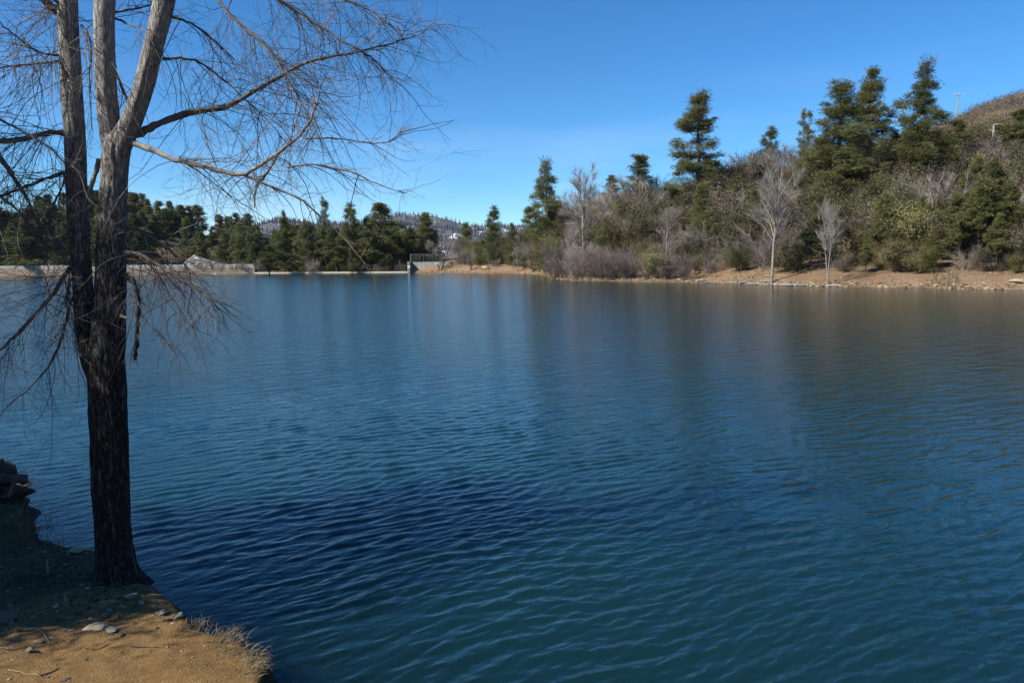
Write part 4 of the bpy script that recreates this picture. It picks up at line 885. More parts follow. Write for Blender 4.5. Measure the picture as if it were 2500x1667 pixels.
# ================================================================== SHORE DETAIL
def hull_mesh(name, rng, n=16, scale=(1, 1, 1), flat=0.0, cuts=0, smooth=False):
    bm = bmesh.new()
    for p in unit(rng.normal(0, 1, (n, 3))) * rng.uniform(0.8, 1.0, (n, 1)): bm.verts.new(p * np.array(scale))
    r = bmesh.ops.convex_hull(bm, input=bm.verts)
    bmesh.ops.delete(bm, geom=[v for v in bm.verts if not v.link_faces], context='VERTS')
    bmesh.ops.bevel(bm, geom=bm.edges[:], offset=0.07 * min(scale), segments=1, affect='EDGES', clamp_overlap=True)
    me = bpy.data.meshes.new(name); bm.to_mesh(me); bm.free()
    return me
rngr = np.random.default_rng(41)
HULLS = [hull_mesh(f'stone{i}', rngr, 14 + i, (1, rngr.uniform(0.65, 0.95), rngr.uniform(0.45, 0.75))) for i in range(7)]
def stone_mass(name, X, Y, Zf, size, mat, label, sink=0.25):
    n = len(X); rg = np.random.default_rng(len(X))
    g_ = (1 + 5 ** 0.5) / 2
    base = unit(np.array([[-1, g_, 0], [1, g_, 0], [-1, -g_, 0], [1, -g_, 0], [0, -1, g_], [0, 1, g_], [0, -1, -g_], [0, 1, -g_], [g_, 0, -1], [g_, 0, 1], [-g_, 0, -1], [-g_, 0, 1]], float))
    T = np.array([[0, 11, 5], [0, 5, 1], [0, 1, 7], [0, 7, 10], [0, 10, 11], [1, 5, 9], [5, 11, 4], [11, 10, 2], [10, 7, 6], [7, 1, 8], [3, 9, 4], [3, 4, 2], [3, 2, 6], [3, 6, 8], [3, 8, 9], [4, 9, 5], [2, 4, 11], [6, 2, 10], [8, 6, 7], [9, 8, 1]])
    V = base[None] * rg.uniform(0.72, 1.08, (n, 12, 1)) * np.stack([rg.uniform(0.8, 1.3, n), rg.uniform(0.6, 1.0, n), rg.uniform(0.35, 0.75, n)], -1)[:, None]
    a = rg.uniform(0, 6.28, n); c, s = np.cos(a), np.sin(a)
    V = np.stack([V[..., 0] * c[:, None] - V[..., 1] * s[:, None], V[..., 0] * s[:, None] + V[..., 1] * c[:, None], V[..., 2]], -1) * size[:, None, None]
    V += np.stack([X, Y, Zf + size * sink * 0.5], -1)[:, None]
    F = (np.arange(n) * 12)[:, None, None] + T[None]
    tag(link(name, np_mesh(name, V.reshape(-1, 3), [F.reshape(-1, 3)], False), mat), label, kind='stuff')
rng = np.random.default_rng(43)
n = 2400; px = np.concatenate([rng.uniform(1380, 2620, n * 4 // 5), rng.uniform(1000, 1380, n // 5)]); thp = px_theta(px); r = np.interp(thp, TH_S, R_S) + np.abs(rng.normal(0.9, 1.0, n)) + 0.1
x, y = r * np.sin(thp), r * np.cos(thp)
stone_mass('shore_stones', x, y, np.maximum(H_far(x, y), 0), np.exp(rng.normal(-2.25, 0.5, n)), M['shore_rock'], 'small pale stones strewn along the far waterline')
n = 700; px = rng.uniform(1560, 2640, n); thp = px_theta(px); r = np.interp(thp, TH_S, R_S) + rng.uniform(1.5, 14, n)
x, y = r * np.sin(thp), r * np.cos(thp)
stone_mass('beach_gravel', x, y, H_far(x, y), np.exp(rng.normal(-2.6, 0.5, n)), M['shore_rock'], 'gravel scattered over the earth slope of the far beach')
def boulder(px, off, size, label, mat='shore_rock', group='boulders on the far shore', flat=0.5):
    thp = px_theta(px); r = np.interp(thp, TH_S, R_S) + off; x, y = r * math.sin(thp), r * math.cos(thp)
    o = link('boulder', HULLS[random.randrange(7)], M[mat], None, (x, y, max(hz(x, y), 0) + 0.1)); o.scale = (size, size * 0.8, size * flat); o.rotation_euler = (0, 0, random.uniform(0, 6))
    tag(o, label, 'rock', group)
for hme in HULLS: hme.materials.append(M['shore_rock'])
boulder(1718, 0.8, 1.1, 'flat slab rock leaning at the waterline where the open beach begins', flat=0.25)
boulder(1706, 7.0, 0.9, 'pale boulder on the bank above the leaning willow', flat=0.45)
boulder(1418, 0.6, 0.45, 'pale boulder at the water edge below the bench on the point')
boulder(1600, 0.8, 0.6, 'grey boulder at the waterline under the pale leafless shrub')
boulder(1880, 5.0, 0.7, 'cream boulder just above the driftwood left of the large cottonwood', flat=0.4)
boulder(2490, 2.5, 1.3, 'broad pale rock mound at the water near the end of the beach', flat=0.35)
boulder(1835, 3.5, 0.5, 'small cream boulder halfway up the open beach')

def log(px, off, L, rr, yaw, bend, label, group):
    thp = px_theta(px); r = np.interp(thp, TH_S, R_S) + off; x, y = r * math.sin(thp), r * math.cos(thp); z = max(hz(x, y), 0.02)
    t = np.linspace(-0.5, 0.5, 8); P = np.stack([t * L, bend * (t * t - 0.1) * L, rr * 0.7 + 0.25 * L * np.clip(t, 0, 1) ** 2 * random.uniform(0, 1.4)], -1)
    V, F = tubes(P[None], (rr * np.linspace(1.0, 0.35, 8))[None], 6); mb = MB(); mb.add(V, F)
    for q in range(2):
        i = random.randrange(2, 6); D = np.array([[random.uniform(-1, 1), random.uniform(-1, 1), random.uniform(0.2, 0.9)]])
        V, F = tubes(grow(P[i][None], D, [L * 0.22], 4), (rr * 0.4 * np.linspace(1, 0.4, 4))[None], 4); mb.add(V, F)
    o = link('driftwood_log', mb.mesh('driftwood_log'), M['dead_wood'], None, (x, y, z)); o.rotation_euler = (0, 0, yaw); tag(o, label, 'driftwood', group)
for px, off, L, rr, yaw, bend in [(1805, .8, 2.6, .10, .1, .3), (1828, 1.2, 1.8, .08, -.3, -.3), (1842, 2.6, 2.2, .07, .5, .5), (1850, .9, 3.0, .09, .05, .2), (1868, 1.4, 2.4, .12, -.2, -.4), (1880, 2.0, 2.8, .08, .35, .4),
                                  (1912, .9, 2.0, .13, -.4, .3), (1925, 1.2, 1.6, .12, .7, -.3), (1938, 1.0, 3.2, .11, -.15, .3), (1955, .7, 3.6, .09, .02, -.25), (1968, 1.0, 2.2, .08, .4, .4), (1980, .8, 2.4, .07, -.1, .2), (2018, .6, 1.4, .12, .6, .3), (2042, .7, 1.8, .13, -.5, -.3)]:
    log(px, off, L, rr, yaw, bend, 'bleached driftwood piece lying at the far waterline near the bare cottonwoods', 'bleached driftwood at the far waterline')
log(1740, .6, 3.6, .09, .12, .1, 'bleached branch lying half in the water beside the flat slab rock', 'bleached driftwood at the far waterline')
log(1088, 1.0, 3.6, .10, .1, .2, 'white driftwood at the foot of the crooked black tree', 'bleached driftwood at the far waterline')

def grass_clump_mesh(name, rng, n=260, h=0.35, spread=0.12, lean=(0, 0), droop=0.30, w=0.0028, K=7):
    O = np.stack([rng.normal(0, spread, n), rng.normal(0, spread, n), np.zeros(n)], -1)
    D = unit(np.stack([rng.normal(lean[0], 0.55, n), rng.normal(lean[1], 0.55, n), np.ones(n)], -1))
    P = grow(O, D, h * rng.uniform(0.4, 1.25, n), K, -np.linspace(0, droop, K)[None] * rng.uniform(0.3, 2.0, n)[:, None], 0.08, rng)
    V, F = tubes(P, np.full((n, K), w) * np.linspace(1, 0.25, K)[None], 3); mb = MB(); mb.add(V, F); return mb.mesh(name)
# dry grass on the point and beach
rng = np.random.default_rng(47)
gm = grass_clump_mesh('far_grass', rng, 90, 0.7, 0.5, (0, 0), 0.2, 0.018, 4); 
mb = MB(); n = 330
px = np.concatenate([rng.uniform(1375, 1455, 170), rng.uniform(1690, 1900, 60), rng.uniform(2280, 2340, 50), rng.uniform(1000, 1300, 50)])
thp = px_theta(px); r = np.interp(thp, TH_S, R_S) + rng.uniform(0.6, 8, n); x, y = r * np.sin(thp), r * np.cos(thp); z = H_far(x, y)
kk = 10; O = np.stack([x, y, z], -1)[:, None] + rng.normal(0, 0.22, (n, kk, 3)) * np.array([1, 1, 0]); O = O.reshape(-1, 3)
D = unit(rng.normal(0, 0.5, (n * kk, 3)) + np.array([0, 0, 1])); Lg = rng.uniform(0.25, 0.6, (n * kk, 1)); S = unit(np.cross(D, rng.normal(0, 1, (n * kk, 3)))) * 0.035
V = np.stack([O - S, O + S, O + D * Lg], 1).reshape(-1, 3)
tag(link('dry_grass', np_mesh('dry_grass', V, [np.arange(len(V)).reshape(-1, 3)], False), M['dry_grass']), 'straw coloured dry grass on the far point and beach', kind='stuff')

# ---- dam, spillway, walls
def wall_along(px0, py0, px1, py1, ztop, thick, name, mats, label, cat, cap_h=0.9, seg=14, z0=-1.5):
    a, b = on_plane(px0, py0)[:2], on_plane(px1, py1)[:2]; L = np.linalg.norm(b - a); yaw = math.atan2(b[1] - a[1], b[0] - a[0])
    o = empty(name, (a[0], a[1], 0), yaw); tag(o, label, cat)
    ns = max(1, int(L / seg)); w = L / ns
    for i in range(ns):
        mb = MB(); box(mb, ((i + 0.5) * w, thick / 2, (ztop - cap_h + z0) / 2), (w - 0.03, thick, ztop - cap_h - z0)); link('wall_panel', mb.mesh('wall_panel', False), M[mats[0]], o)
        # battered coping: leans back so that it catches more light
        x0, x1 = i * w + 0.015, (i + 1) * w - 0.015; zb, zt = ztop - cap_h + 0.003, ztop
        V = np.array([[x0, 0.0, zb], [x1, 0.0, zb], [x1, thick, zb], [x0, thick, zb], [x0, 0.28, zt], [x1, 0.28, zt], [x1, thick, zt], [x0, thick, zt]])
        mb = MB(); mb.add(V, [[0, 3, 2, 1], [4, 5, 6, 7], [0, 1, 5, 4], [1, 2, 6, 5], [2, 3, 7, 6], [3, 0, 4, 7]]); link('coping', mb.mesh('coping', False), M[mats[1]], o)
    return o, L
dam, Ld = wall_along(-420, 677.5, 618, 668, 3.0, 0.9, 'dam_wall', ('concrete_tan', 'concrete_cap'), 'long concrete dam wall, grey on top and tan below, at the left end of the lake', 'dam', 1.05)
mb = MB(); box(mb, (Ld + 0.25, 0.6, 0.55), (0.5, 1.6, 4.2)); link('end_pier', mb.mesh('end_pier', False), M['concrete_cap'], dam)
for k, (u, zz, sw, sh) in enumerate([(0.935, 1.25, 0.9, 0.5), (0.955, 1.0, 0.25, 0.8), (0.88, 0.9, 0.2, 0.5)]):
    mb = MB(); box(mb, (Ld * u, -0.012, zz), (sw, 0.02, sh)); link('lime_patch', mb.mesh('lime_patch', False), M['concrete_sill'], dam)
a, b = on_plane(620, 668)[:2], on_plane(1004, 665.8)[:2]; L = np.linalg.norm(b - a); yaw = math.atan2(b[1] - a[1], b[0] - a[0])
sp = empty('spillway_sill', (a[0], a[1], 0), yaw); tag(sp, 'low pale concrete spillway lip between the dam wall and the pier', 'spillway')
ns = 6
for i in range(ns):
    mb = MB(); box(mb, ((i + .5) * L / ns, 0.5, -0.55), (L / ns - 0.03, 1.0, 1.94)); link('sill_block', mb.mesh('sill_block', False), M['concrete_sill'], sp)
P0 = on_plane(1000, 665.8); d_ab = P0[1]
zt = at(1000, 639.5, d_ab)[2]
pr = empty('abutment_pier', (P0[0], P0[1] - 0.6, 0), yaw); tag(pr, 'narrow grey concrete pier at the right end of the spillway', 'pier')
mb = MB(); box(mb, (0, 0.6, zt / 2 - 0.6), (0.75, 3.2, zt + 1.2)); link('pier_body', mb.mesh('pier_body', False), M['concrete_grey'], pr)
mb = MB(); box(mb, (0, 0.6, zt + 0.05), (0.85, 3.3, 0.1)); link('pier_cap', mb.mesh('pier_cap', False), M['concrete_cap'], pr)
sg = empty('warning_sign', (P0[0], P0[1] - 1.66, at(1000, 651.5, d_ab)[2])); tag(sg, 'small white sign fixed to the concrete pier above the spillway', 'sign')
mb = MB(); box(mb, (0, 0, 0), (0.78, 0.03, 0.58)); link('sign_board', mb.mesh('sign_board', False), M['white_paint'], sg)
mb = MB(); box(mb, (0, 0.05, 0), (0.10, 0.06, 0.9)); link('bracket', mb.mesh('bracket', False), M['steel'], sg)
a = at(1006, 662, d_ab + 1.2)[:2]; b = at(1104, 662, d_ab - 3.0)[:2]; L = np.linalg.norm(b - a); yaw2 = math.atan2(b[1] - a[1], b[0] - a[0])
zt2 = at(1040, 639.5, d_ab)[2]
rw_ = empty('retaining_wall', (a[0], a[1], 0), yaw2); tag(rw_, 'grey concrete retaining wall with tan lower band behind the crooked black tree', 'wall')
for i in range(3):
    mb = MB(); box(mb, ((i + .5) * L / 3, 0.3, zt2 * 0.62), (L / 3 - 0.03, 0.6, zt2 * 0.76)); link('wall_panel', mb.mesh('wall_panel', False), M['concrete_grey'], rw_)
    mb = MB(); box(mb, ((i + .5) * L / 3, 0.2, zt2 * 0.12 - 0.6), (L / 3 - 0.03, 0.9, zt2 * 0.24 + 1.19)); link('wall_footing', mb.mesh('wall_footing', False), M['concrete_tan'], rw_)
q = at(1066, 642.5, d_ab - 2.2); sg = empty('wall_plaque', (q[0], q[1] - 0.05, q[2])); tag(sg, 'small white plate on the grey retaining wall behind the crooked tree', 'sign')
mb = MB(); box(mb, (0, 0, 0), (0.7, 0.04, 0.5)); link('sign_board', mb.mesh('sign_board', False), M['white_paint'], sg)
mb = MB(); box(mb, (0, 0.06, 0), (0.1, 0.08, 0.3)); link('bracket', mb.mesh('bracket', False), M['steel'], sg)

# chain link fence on the wall
fe = empty('chain_link_fence', (0, 0, 0)); tag(fe, 'chain link fence with thin steel posts along the top of the retaining wall', 'fence')
posts = []
for px in (1003, 1034, 1066, 1097, 1128):
    q = at(px, 640, d_ab + 1.0 - (px - 1003) * 0.03); ztop = at(px, 620.5, q[1])[2]; zb = at(px, 645 if px > 1010 else 640, q[1])[2]
    V, F = tubes(np.array([[[q[0], q[1], zb], [q[0], q[1], (zb + ztop) / 2], [q[0], q[1], ztop]]]), np.full((1, 3), 0.085 if px == 1003 else 0.035), 6)
    mb = MB(); mb.add(V, F); link('post', mb.mesh('post'), M['steel'], fe); posts.append((q[0], q[1], zb, ztop))
for p, q in zip(posts[:-1], posts[1:]):
    mb = MB(); V, F = tubes(np.array([[[p[0], p[1], p[3] - .05], [(p[0] + q[0]) / 2, (p[1] + q[1]) / 2, (p[3] + q[3]) / 2 - .06], [q[0], q[1], q[3] - .05]]]), np.full((1, 3), 0.02), 5); mb.add(V, F)
    link('top_rail', mb.mesh('top_rail'), M['steel'], fe)
    mb = MB(); A = np.array(p[:2]); B = np.array(q[:2]); Lf = np.linalg.norm(B - A); nn = 34; hgt = p[3] - p[2] - 0.3; lines = []
    for i in range(-8, nn):
        for s in (1, -1):
            t0, t1 = i / nn, i / nn + s * 0.24
            if min(t0, t1) < 0 or max(t0, t1) > 1: continue
            lines.append([[*(A + (B - A) * t0), p[2] + 0.2], [*(A + (B - A) * t1), p[2] + 0.2 + hgt]])
    V, F = tubes(np.array(lines), np.full((len(lines), 2), 0.0025), 3); mb.add(V, F); tag(link('wire_mesh', mb.mesh('wire_mesh'), M['steel'], fe), kind='stuff')

# ---- benches on the far shore
def bench(px, py, Yd, w, hback, yaw, label):
    q = at(px, py, Yd); z = hz(q[0], q[1]) + 0.02
    o = empty('bench', (q[0], q[1], z), yaw); tag(o, label, 'bench', 'pale benches on the far shore')
    def part(nm, c, s, m):
        mb = MB(); box(mb, c, s); link(nm, mb.mesh(nm, False), M[m], o)
    for i in range(4): part('back_slat', (0, 0.26 + 0.012 * i, 0.55 + (i + .5) * hback / 4), (w, 0.05, hback / 4 - 0.03), 'bench_wood')
    for i in range(3): part('seat_slat', (0, -0.18 + 0.17 * i, 0.47), (w, 0.15, 0.05), 'bench_wood')
    for sx in (-1, 1):
        part('leg', (sx * (w / 2 - 0.12), -0.2, 0.22), (0.10, 0.10, 0.44), 'bench_leg'); part('leg', (sx * (w / 2 - 0.12), 0.32, 0.5), (0.10, 0.07, 1.0), 'bench_leg')
    part('crossbar', (0, 0.05, 0.2), (w - 0.34, 0.07, 0.07), 'bench_leg')
bench(1181, 659, on_shore(1181, 4.0), 1.35, 0.62, 0.0, 'wider of the two pale wooden benches on the bare sand')
bench(1193, 659, on_shore(1193, 4.0), 0.75, 0.70, 0.5, 'narrower of the two pale wooden benches on the bare sand')
bench(1413, 668, on_shore(1413, 5.5), 0.55, 0.75, 0.1, 'small pale bench with dark legs alone on the grassy point')

# ---- utility poles on the ridge
def pole(px, top, base, Yd, label):
    q = at(px, base, Yd); zt = at(px, top, Yd)[2]; zb = hz(q[0], q[1]) - 0.5; hgt = max(zt - zb, 7)
    o = empty('utility_pole', (q[0], q[1], zt - hgt)); tag(o, label, 'utility pole', 'utility poles on the ridge')
    mb = MB(); V, F = tubes(np.array([[[0, 0, 0], [0, 0, hgt / 2], [0, 0, hgt]]]), np.array([[.22, .18, .15]]), 8); mb.add(V, F); link('shaft', mb.mesh('shaft'), M['pole_wood'], o)
    mb = MB(); box(mb, (0, -0.22, hgt - 0.5), (2.9, 0.13, 0.16)); link('crossarm', mb.mesh('crossarm', False), M['concrete_cap'], o)
    for s in (-1.25, 0, 1.25):
        mb = MB(); V, F = tubes(np.array([[[s, -0.22, hgt - 0.45], [s, -0.22, hgt - 0.3], [s, -0.22, hgt - 0.1]]]), np.array([[.05, .09, .05]]), 6); mb.add(V, F); link('insulator', mb.mesh('insulator'), M['white_paint'], o)
    return np.array([q[0], q[1], zt])
p1 = pole(2336, 228, 300, 233, 'utility pole just right of the tallest pine, clear against the sky')
p2 = pole(2207, 250, 330, 216, 'utility pole left of the tallest pine, half hidden by its boughs')
for s in (-1.25, 1.25):
    t = np.linspace(0, 1, 12)[:, None]; P = p1 * (1 - t) + p2 * t; P[:, 0] += s; P[:, 2] += -0.1 - 2.2 * (4 * t * (1 - t))[:, 0]
    mb = MB(); V, F = tubes(P[None], np.full((1, 12), 0.012), 4); mb.add(V, F); tag(link('power_line', mb.mesh('power_line'), M['steel']), 'thin power line strung between the two ridge poles', 'power line', 'power lines between the poles')
g0 = p2 - np.array([0, 0, 1.2]); g1 = at(2172, 335, 205)
t = np.linspace(0, 1, 6)[:, None]; mb = MB(); V, F = tubes((g0 * (1 - t) + g1 * t)[None], np.full((1, 6), 0.025), 4); mb.add(V, F)
tag(link('guy_wire', mb.mesh('guy_wire'), M['dark_bark']), 'slanting guy wire below the pole left of the tallest pine', 'guy wire')

# ---- dead snags on the hill
def snag(px, top, base, Yd, label, seed):
    rg = np.random.default_rng(seed); q = at(px, base, Yd); zt = at(px, top, Yd)[2]; zb = hz(q[0], q[1]) - 0.4; hgt = zt - zb
    o = empty('dead_tree', (q[0], q[1], zb)); tag(o, label, 'dead tree', 'dead trees on the hillside')
    P = grow(np.array([[0, 0, 0.]]), np.array([[0.02, 0, 1.]]), [hgt], 8, None, 0.03, rg); mb = MB(); V, F = tubes(P, (np.linspace(0.30, 0.17, 8))[None], 8); mb.add(V, F); link('trunk', mb.mesh('trunk'), M['dead_wood'], o)
    for k in range(16):
        i = rg.integers(2, 8); sgn = -1 if k < 6 else 1; D = np.array([[sgn * 1.0, rg.normal(0, .4), rg.uniform(0, .5)]])
        Q = grow(P[0, i][None], D, [rg.uniform(0.7, 2.1)], 8, -np.linspace(0, .30, 8), 0.16, rg); mb = MB(); V, F = tubes(Q, (0.07 * np.linspace(1, .25, 8))[None], 4); mb.add(V, F); link('branch', mb.mesh('branch'), M['dead_wood'], o)
snag(2421, 306, 385, 150, 'bleached dead tree with drooping bare branches on the hillside below the ridge', 5)
snag(2500, 350, 420, 138, 'reddish dead trunk at the hill edge under the rounded evergreen oak', 6)

# ================================================================== FOREGROUND TREE
DT = None
bp_ = on_plane(285, 1398, 0.30); DT = bp_[1]
print('tree at', bp_)
tree = empty('cottonwood_tree', (bp_[0], bp_[1], bp_[2])); 
tag(tree, 'large leafless cottonwood with three grey stems and drooping twigs on the near bank', 'tree')
TB = np.array(bp_)
def tl(px, py, dy=0.0):                  # a point of the tree, dy metres nearer (-) or farther (+) than its trunk
    return at(px, py, DT + dy) - TB
def stem_mesh(name, pts, nrow, S=72, furrow=0.011, flare=None, seed=0, sm=0.0):
    """pts rows: px, py, width px, dy"""
    a = smooth_path(np.array(pts, float), nrow); P = np.array([tl(r[0], r[1], r[3]) for r in a]); R = a[:, 2] / 2 / FPX * (DT + a[:, 3])
    T = unit(np.gradient(P, axis=0)); U = unit(np.cross(T, np.tile([0, 1., 0], (nrow, 1)))); W = np.cross(T, U)
    an = np.arange(S) * 2 * np.pi / S; ca, sa = np.cos(an), np.sin(an)
    al = np.concatenate([[0], np.cumsum(np.linalg.norm(np.diff(P, axis=0), axis=1))])
    A, Lg = np.meshgrid(an, al); Rm = R[:, None] * np.ones((1, S))
    q = np.stack([np.cos(A) * 0.15 / 0.02 * 0.16, np.sin(A) * 0.15 / 0.02 * 0.16, Lg * 3.0], -1)
    # long interlacing furrows: ridged noise stretched along the stem
    c = np.stack([np.cos(A) * Rm * 26, np.sin(A) * Rm * 26, Lg * 5.5], -1); w = fbm(c * 0.5, 2, seed + 3) * 0.9
    rid = 1 - np.abs(vnoise(c + w[..., None], seed)) * 2.1; rid2 = 1 - np.abs(vnoise(c * 1.9 + w[..., None] * 2, seed + 7)) * 2
    fur = np.clip(0.55 + 0.6 * (0.65 * -np.clip(rid, -1, 1) + 0.35 * -rid2), 0, 1)
    lump = fbm(np.stack([np.cos(A) * 1.2, np.sin(A) * 1.2, Lg * 1.6], -1), 3, seed + 11) * 0.07
    fs = np.interp(al / al[-1], [0, 1], [1, 1 - sm])[:, None]
    rad_ = Rm * (1 + lump) + (fur - 0.6) * furrow * fs
    if flare is not None:
        fl = np.exp(-al / 0.16)[:, None] * flare * (0.6 + 0.5 * np.cos(A * 3 + 0.6) ** 2); rad_ = rad_ + fl
    V = P[:, None] + rad_[..., None] * (np.cos(A)[..., None] * U[:, None] + np.sin(A)[..., None] * W[:, None])
    return np_mesh(name, V.reshape(-1, 3), [grid_faces(nrow, S, True)], True, {'furrow': fur.ravel()}), P, R
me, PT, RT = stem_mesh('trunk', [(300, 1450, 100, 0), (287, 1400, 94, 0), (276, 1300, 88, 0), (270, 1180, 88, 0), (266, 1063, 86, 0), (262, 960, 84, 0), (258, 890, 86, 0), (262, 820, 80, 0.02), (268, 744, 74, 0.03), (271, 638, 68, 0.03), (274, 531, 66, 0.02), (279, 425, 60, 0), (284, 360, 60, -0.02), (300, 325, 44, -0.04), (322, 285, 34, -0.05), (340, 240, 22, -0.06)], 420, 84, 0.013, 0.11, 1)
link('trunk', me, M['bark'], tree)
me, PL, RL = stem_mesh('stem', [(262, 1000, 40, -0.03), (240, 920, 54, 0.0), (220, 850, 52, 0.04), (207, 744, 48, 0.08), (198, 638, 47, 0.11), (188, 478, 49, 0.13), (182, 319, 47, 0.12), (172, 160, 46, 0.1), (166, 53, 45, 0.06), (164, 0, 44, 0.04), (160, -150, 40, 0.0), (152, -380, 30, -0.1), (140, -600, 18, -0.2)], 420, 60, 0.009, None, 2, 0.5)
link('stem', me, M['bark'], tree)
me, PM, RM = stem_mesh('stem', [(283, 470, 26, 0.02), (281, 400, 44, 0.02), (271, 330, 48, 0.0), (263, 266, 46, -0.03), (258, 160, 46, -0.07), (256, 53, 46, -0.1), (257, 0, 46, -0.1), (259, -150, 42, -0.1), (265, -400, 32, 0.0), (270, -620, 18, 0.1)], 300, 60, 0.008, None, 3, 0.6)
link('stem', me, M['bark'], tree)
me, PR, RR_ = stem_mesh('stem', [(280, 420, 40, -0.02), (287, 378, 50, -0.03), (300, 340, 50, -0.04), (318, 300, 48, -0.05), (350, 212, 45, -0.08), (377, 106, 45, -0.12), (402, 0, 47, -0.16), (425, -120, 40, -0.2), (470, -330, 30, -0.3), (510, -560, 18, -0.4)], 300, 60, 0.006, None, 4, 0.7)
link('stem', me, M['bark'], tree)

LS = 0.27       # the lowest stem leans away from the viewer
rngT = np.random.default_rng(77)
def twigs_on(P, R, n, L, t0=0.25, bend=(-0.15, 0.34), fwd=0.5, side=0.75, sub=5, r0=0.0028, grav=0.0, K=10, subL=0.35):
    """long drooping twigs with upturned tips, and finer ones off them"""
    n = int(n * 1.6); L = L * 1.02
    rg = rngT; K0 = len(P); t = rg.uniform(t0, 1.0, n); f = t * (K0 - 1); i0 = np.clip(f.astype(int), 0, K0 - 2); fr = (f - i0)[:, None]
    O = P[i0] * (1 - fr) + P[i0 + 1] * fr; d = unit(P[i0 + 1] - P[i0])
    D = unit(d * fwd * rg.uniform(0.4, 1.6, (n, 1)) + rg.normal(0, side, (n, 3)) + np.array([0, 0, grav]))
    Ls = L * np.exp(rg.normal(0, 0.38, n)) * (1.15 - 0.45 * t)
    up = np.interp(np.linspace(0, 1, K), [0, 0.55, 1], [bend[0], bend[0] * 0.3, bend[1]])[None] * rg.uniform(0.2, 1.9, n)[:, None]
    P1 = grow(O, D, Ls, K, up, 0.16, rg); R1 = r0 * np.clip(Ls / L, 0.6, 1.6)[:, None] * np.linspace(1, 0.30, K)[None]
    out = [tubes(P1, R1, 4)]
    if sub:
        m = n * sub; pi = rg.integers(0, n, m); t = rg.uniform(0.12, 1.0, m); f = t * (K - 1); i0 = np.clip(f.astype(int), 0, K - 2); fr = (f - i0)[:, None]
        O = P1[pi, i0] * (1 - fr) + P1[pi, i0 + 1] * fr; d = unit(P1[pi, i0 + 1] - P1[pi, i0])
        D = unit(d * 0.8 + rg.normal(0, 0.55, (m, 3))); L2 = Ls[pi] * subL * rg.uniform(0.35, 1.3, m); K2 = 7
        up = np.interp(np.linspace(0, 1, K2), [0, 0.5, 1], [bend[0], 0, bend[1]])[None] * rg.uniform(0.2, 2.0, m)[:, None]
        P2 = grow(O, D, L2, K2, up, 0.16, rg); R2 = np.maximum(R1[pi, i0] * 0.62, 0.0009)[:, None] * np.linspace(1, 0.45, K2)[None]
        out.append(tubes(P2, R2, 3))
        m3 = int(m * 0.8); pi = rg.integers(0, m, m3); t = rg.uniform(0.3, 1.0, m3); f = t * (K2 - 1); i0 = np.clip(f.astype(int), 0, K2 - 2); fr = (f - i0)[:, None]
        O = P2[pi, i0] * (1 - fr) + P2[pi, i0 + 1] * fr; d = unit(P2[pi, i0 + 1] - P2[pi, i0])
        P3 = grow(O, unit(d + rg.normal(0, 0.5, (m3, 3))), L2[pi] * rg.uniform(0.2, 0.6, m3), 4, np.full(4, 0.06), 0.1, rg)
        out.append(tubes(P3, np.full((m3, 4), 0.0009), 3))
    mb = MB()
    for V, F in out: mb.add(V, F)
    return mb.mesh('twigs')
def limb(pts, n=26, tw=None, mat='branch', name='branch', S=10, label=None, knobby=0.12):
    pts = [(p, q, w_, d_ + (LS if min(pts[0][0], pts[-1][0]) < 212 and max(pts[0][0], pts[-1][0]) < 245 and pts[0][0] != 228 * W else 0)) for p, q, w_, d_ in pts]
    a = smooth_path(np.array(pts, float), n); P = np.array([tl(r[0], r[1], r[3]) for r in a]); R = np.maximum(a[:, 2] / 2 / FPX * (DT + a[:, 3]), 0.002)
    P[1:-1] += rngT.normal(0, 0.0035, (n - 2, 3)); R = R * (1 + rngT.normal(0, knobby, n))
    V, F = tubes(P[None], R[None], S); mb = MB(); mb.add(V, F); o = link(name, mb.mesh(name), M[mat], tree)
    if label: o['label'] = label
    if tw: tag(link('twigs', twigs_on(P, R, **tw), M['fine_twig'], o), kind='stuff')
    return P, R
W = 1.0633      # the points below were read off a 2352-wide view
def pw(l): return [(x * W, y * W, w, d) for x, y, w, d in l]
limb(pw([(296, 318, 22, 0), (330, 302, 19, .05), (370, 280, 17, .1), (450, 256, 15, .2), (520, 245, 13, .3), (590, 205, 11, .35), (640, 178, 10, .4), (690, 150, 8, .45), (760, 130, 6, .5), (830, 118, 4.5, .5), (900, 100, 3.5, .5), (960, 80, 2.5, .5), (1000, 50, 1.5, .5)]), 44,
     dict(n=84, L=0.62, t0=0.22, fwd=0.7, sub=5, grav=-0.15), label='long limb rising to the upper side over the lake')
limb(pw([(300, 325, 18, -.05), (345, 343, 14, -.15), (400, 366, 12.5, -.25), (450, 378, 11, -.3), (530, 398, 9.5, -.35), (570, 396, 10, -.4), (640, 350, 8, -.5), (690, 310, 7, -.55), (715, 272, 6, -.6), (730, 225, 4, -.6), (742, 180, 2.5, -.6)]), 40,
     dict(n=78, L=0.62, t0=0.15, fwd=0.6, sub=5, grav=-0.12), 'pale_branch', label='pale limb sagging and turning up over the lake')
limb(pw([(552, 398, 6, -.35), (600, 420, 5.5, -.4), (650, 440, 5, -.45), (690, 458, 4.5, -.5), (740, 500, 4, -.5), (800, 560, 3, -.5), (862, 640, 1.5, -.5)]), 26, dict(n=14, L=0.38, t0=0.1, fwd=0.5, side=0.9, sub=3, grav=-0.05))
limb(pw([(640, 350, 6, -.5), (610, 400, 6, -.5), (590, 430, 6, -.5), (584, 478, 3, -.5)]), 12, dict(n=8, L=0.35, sub=2), label='short dead spur hanging under the pale limb')
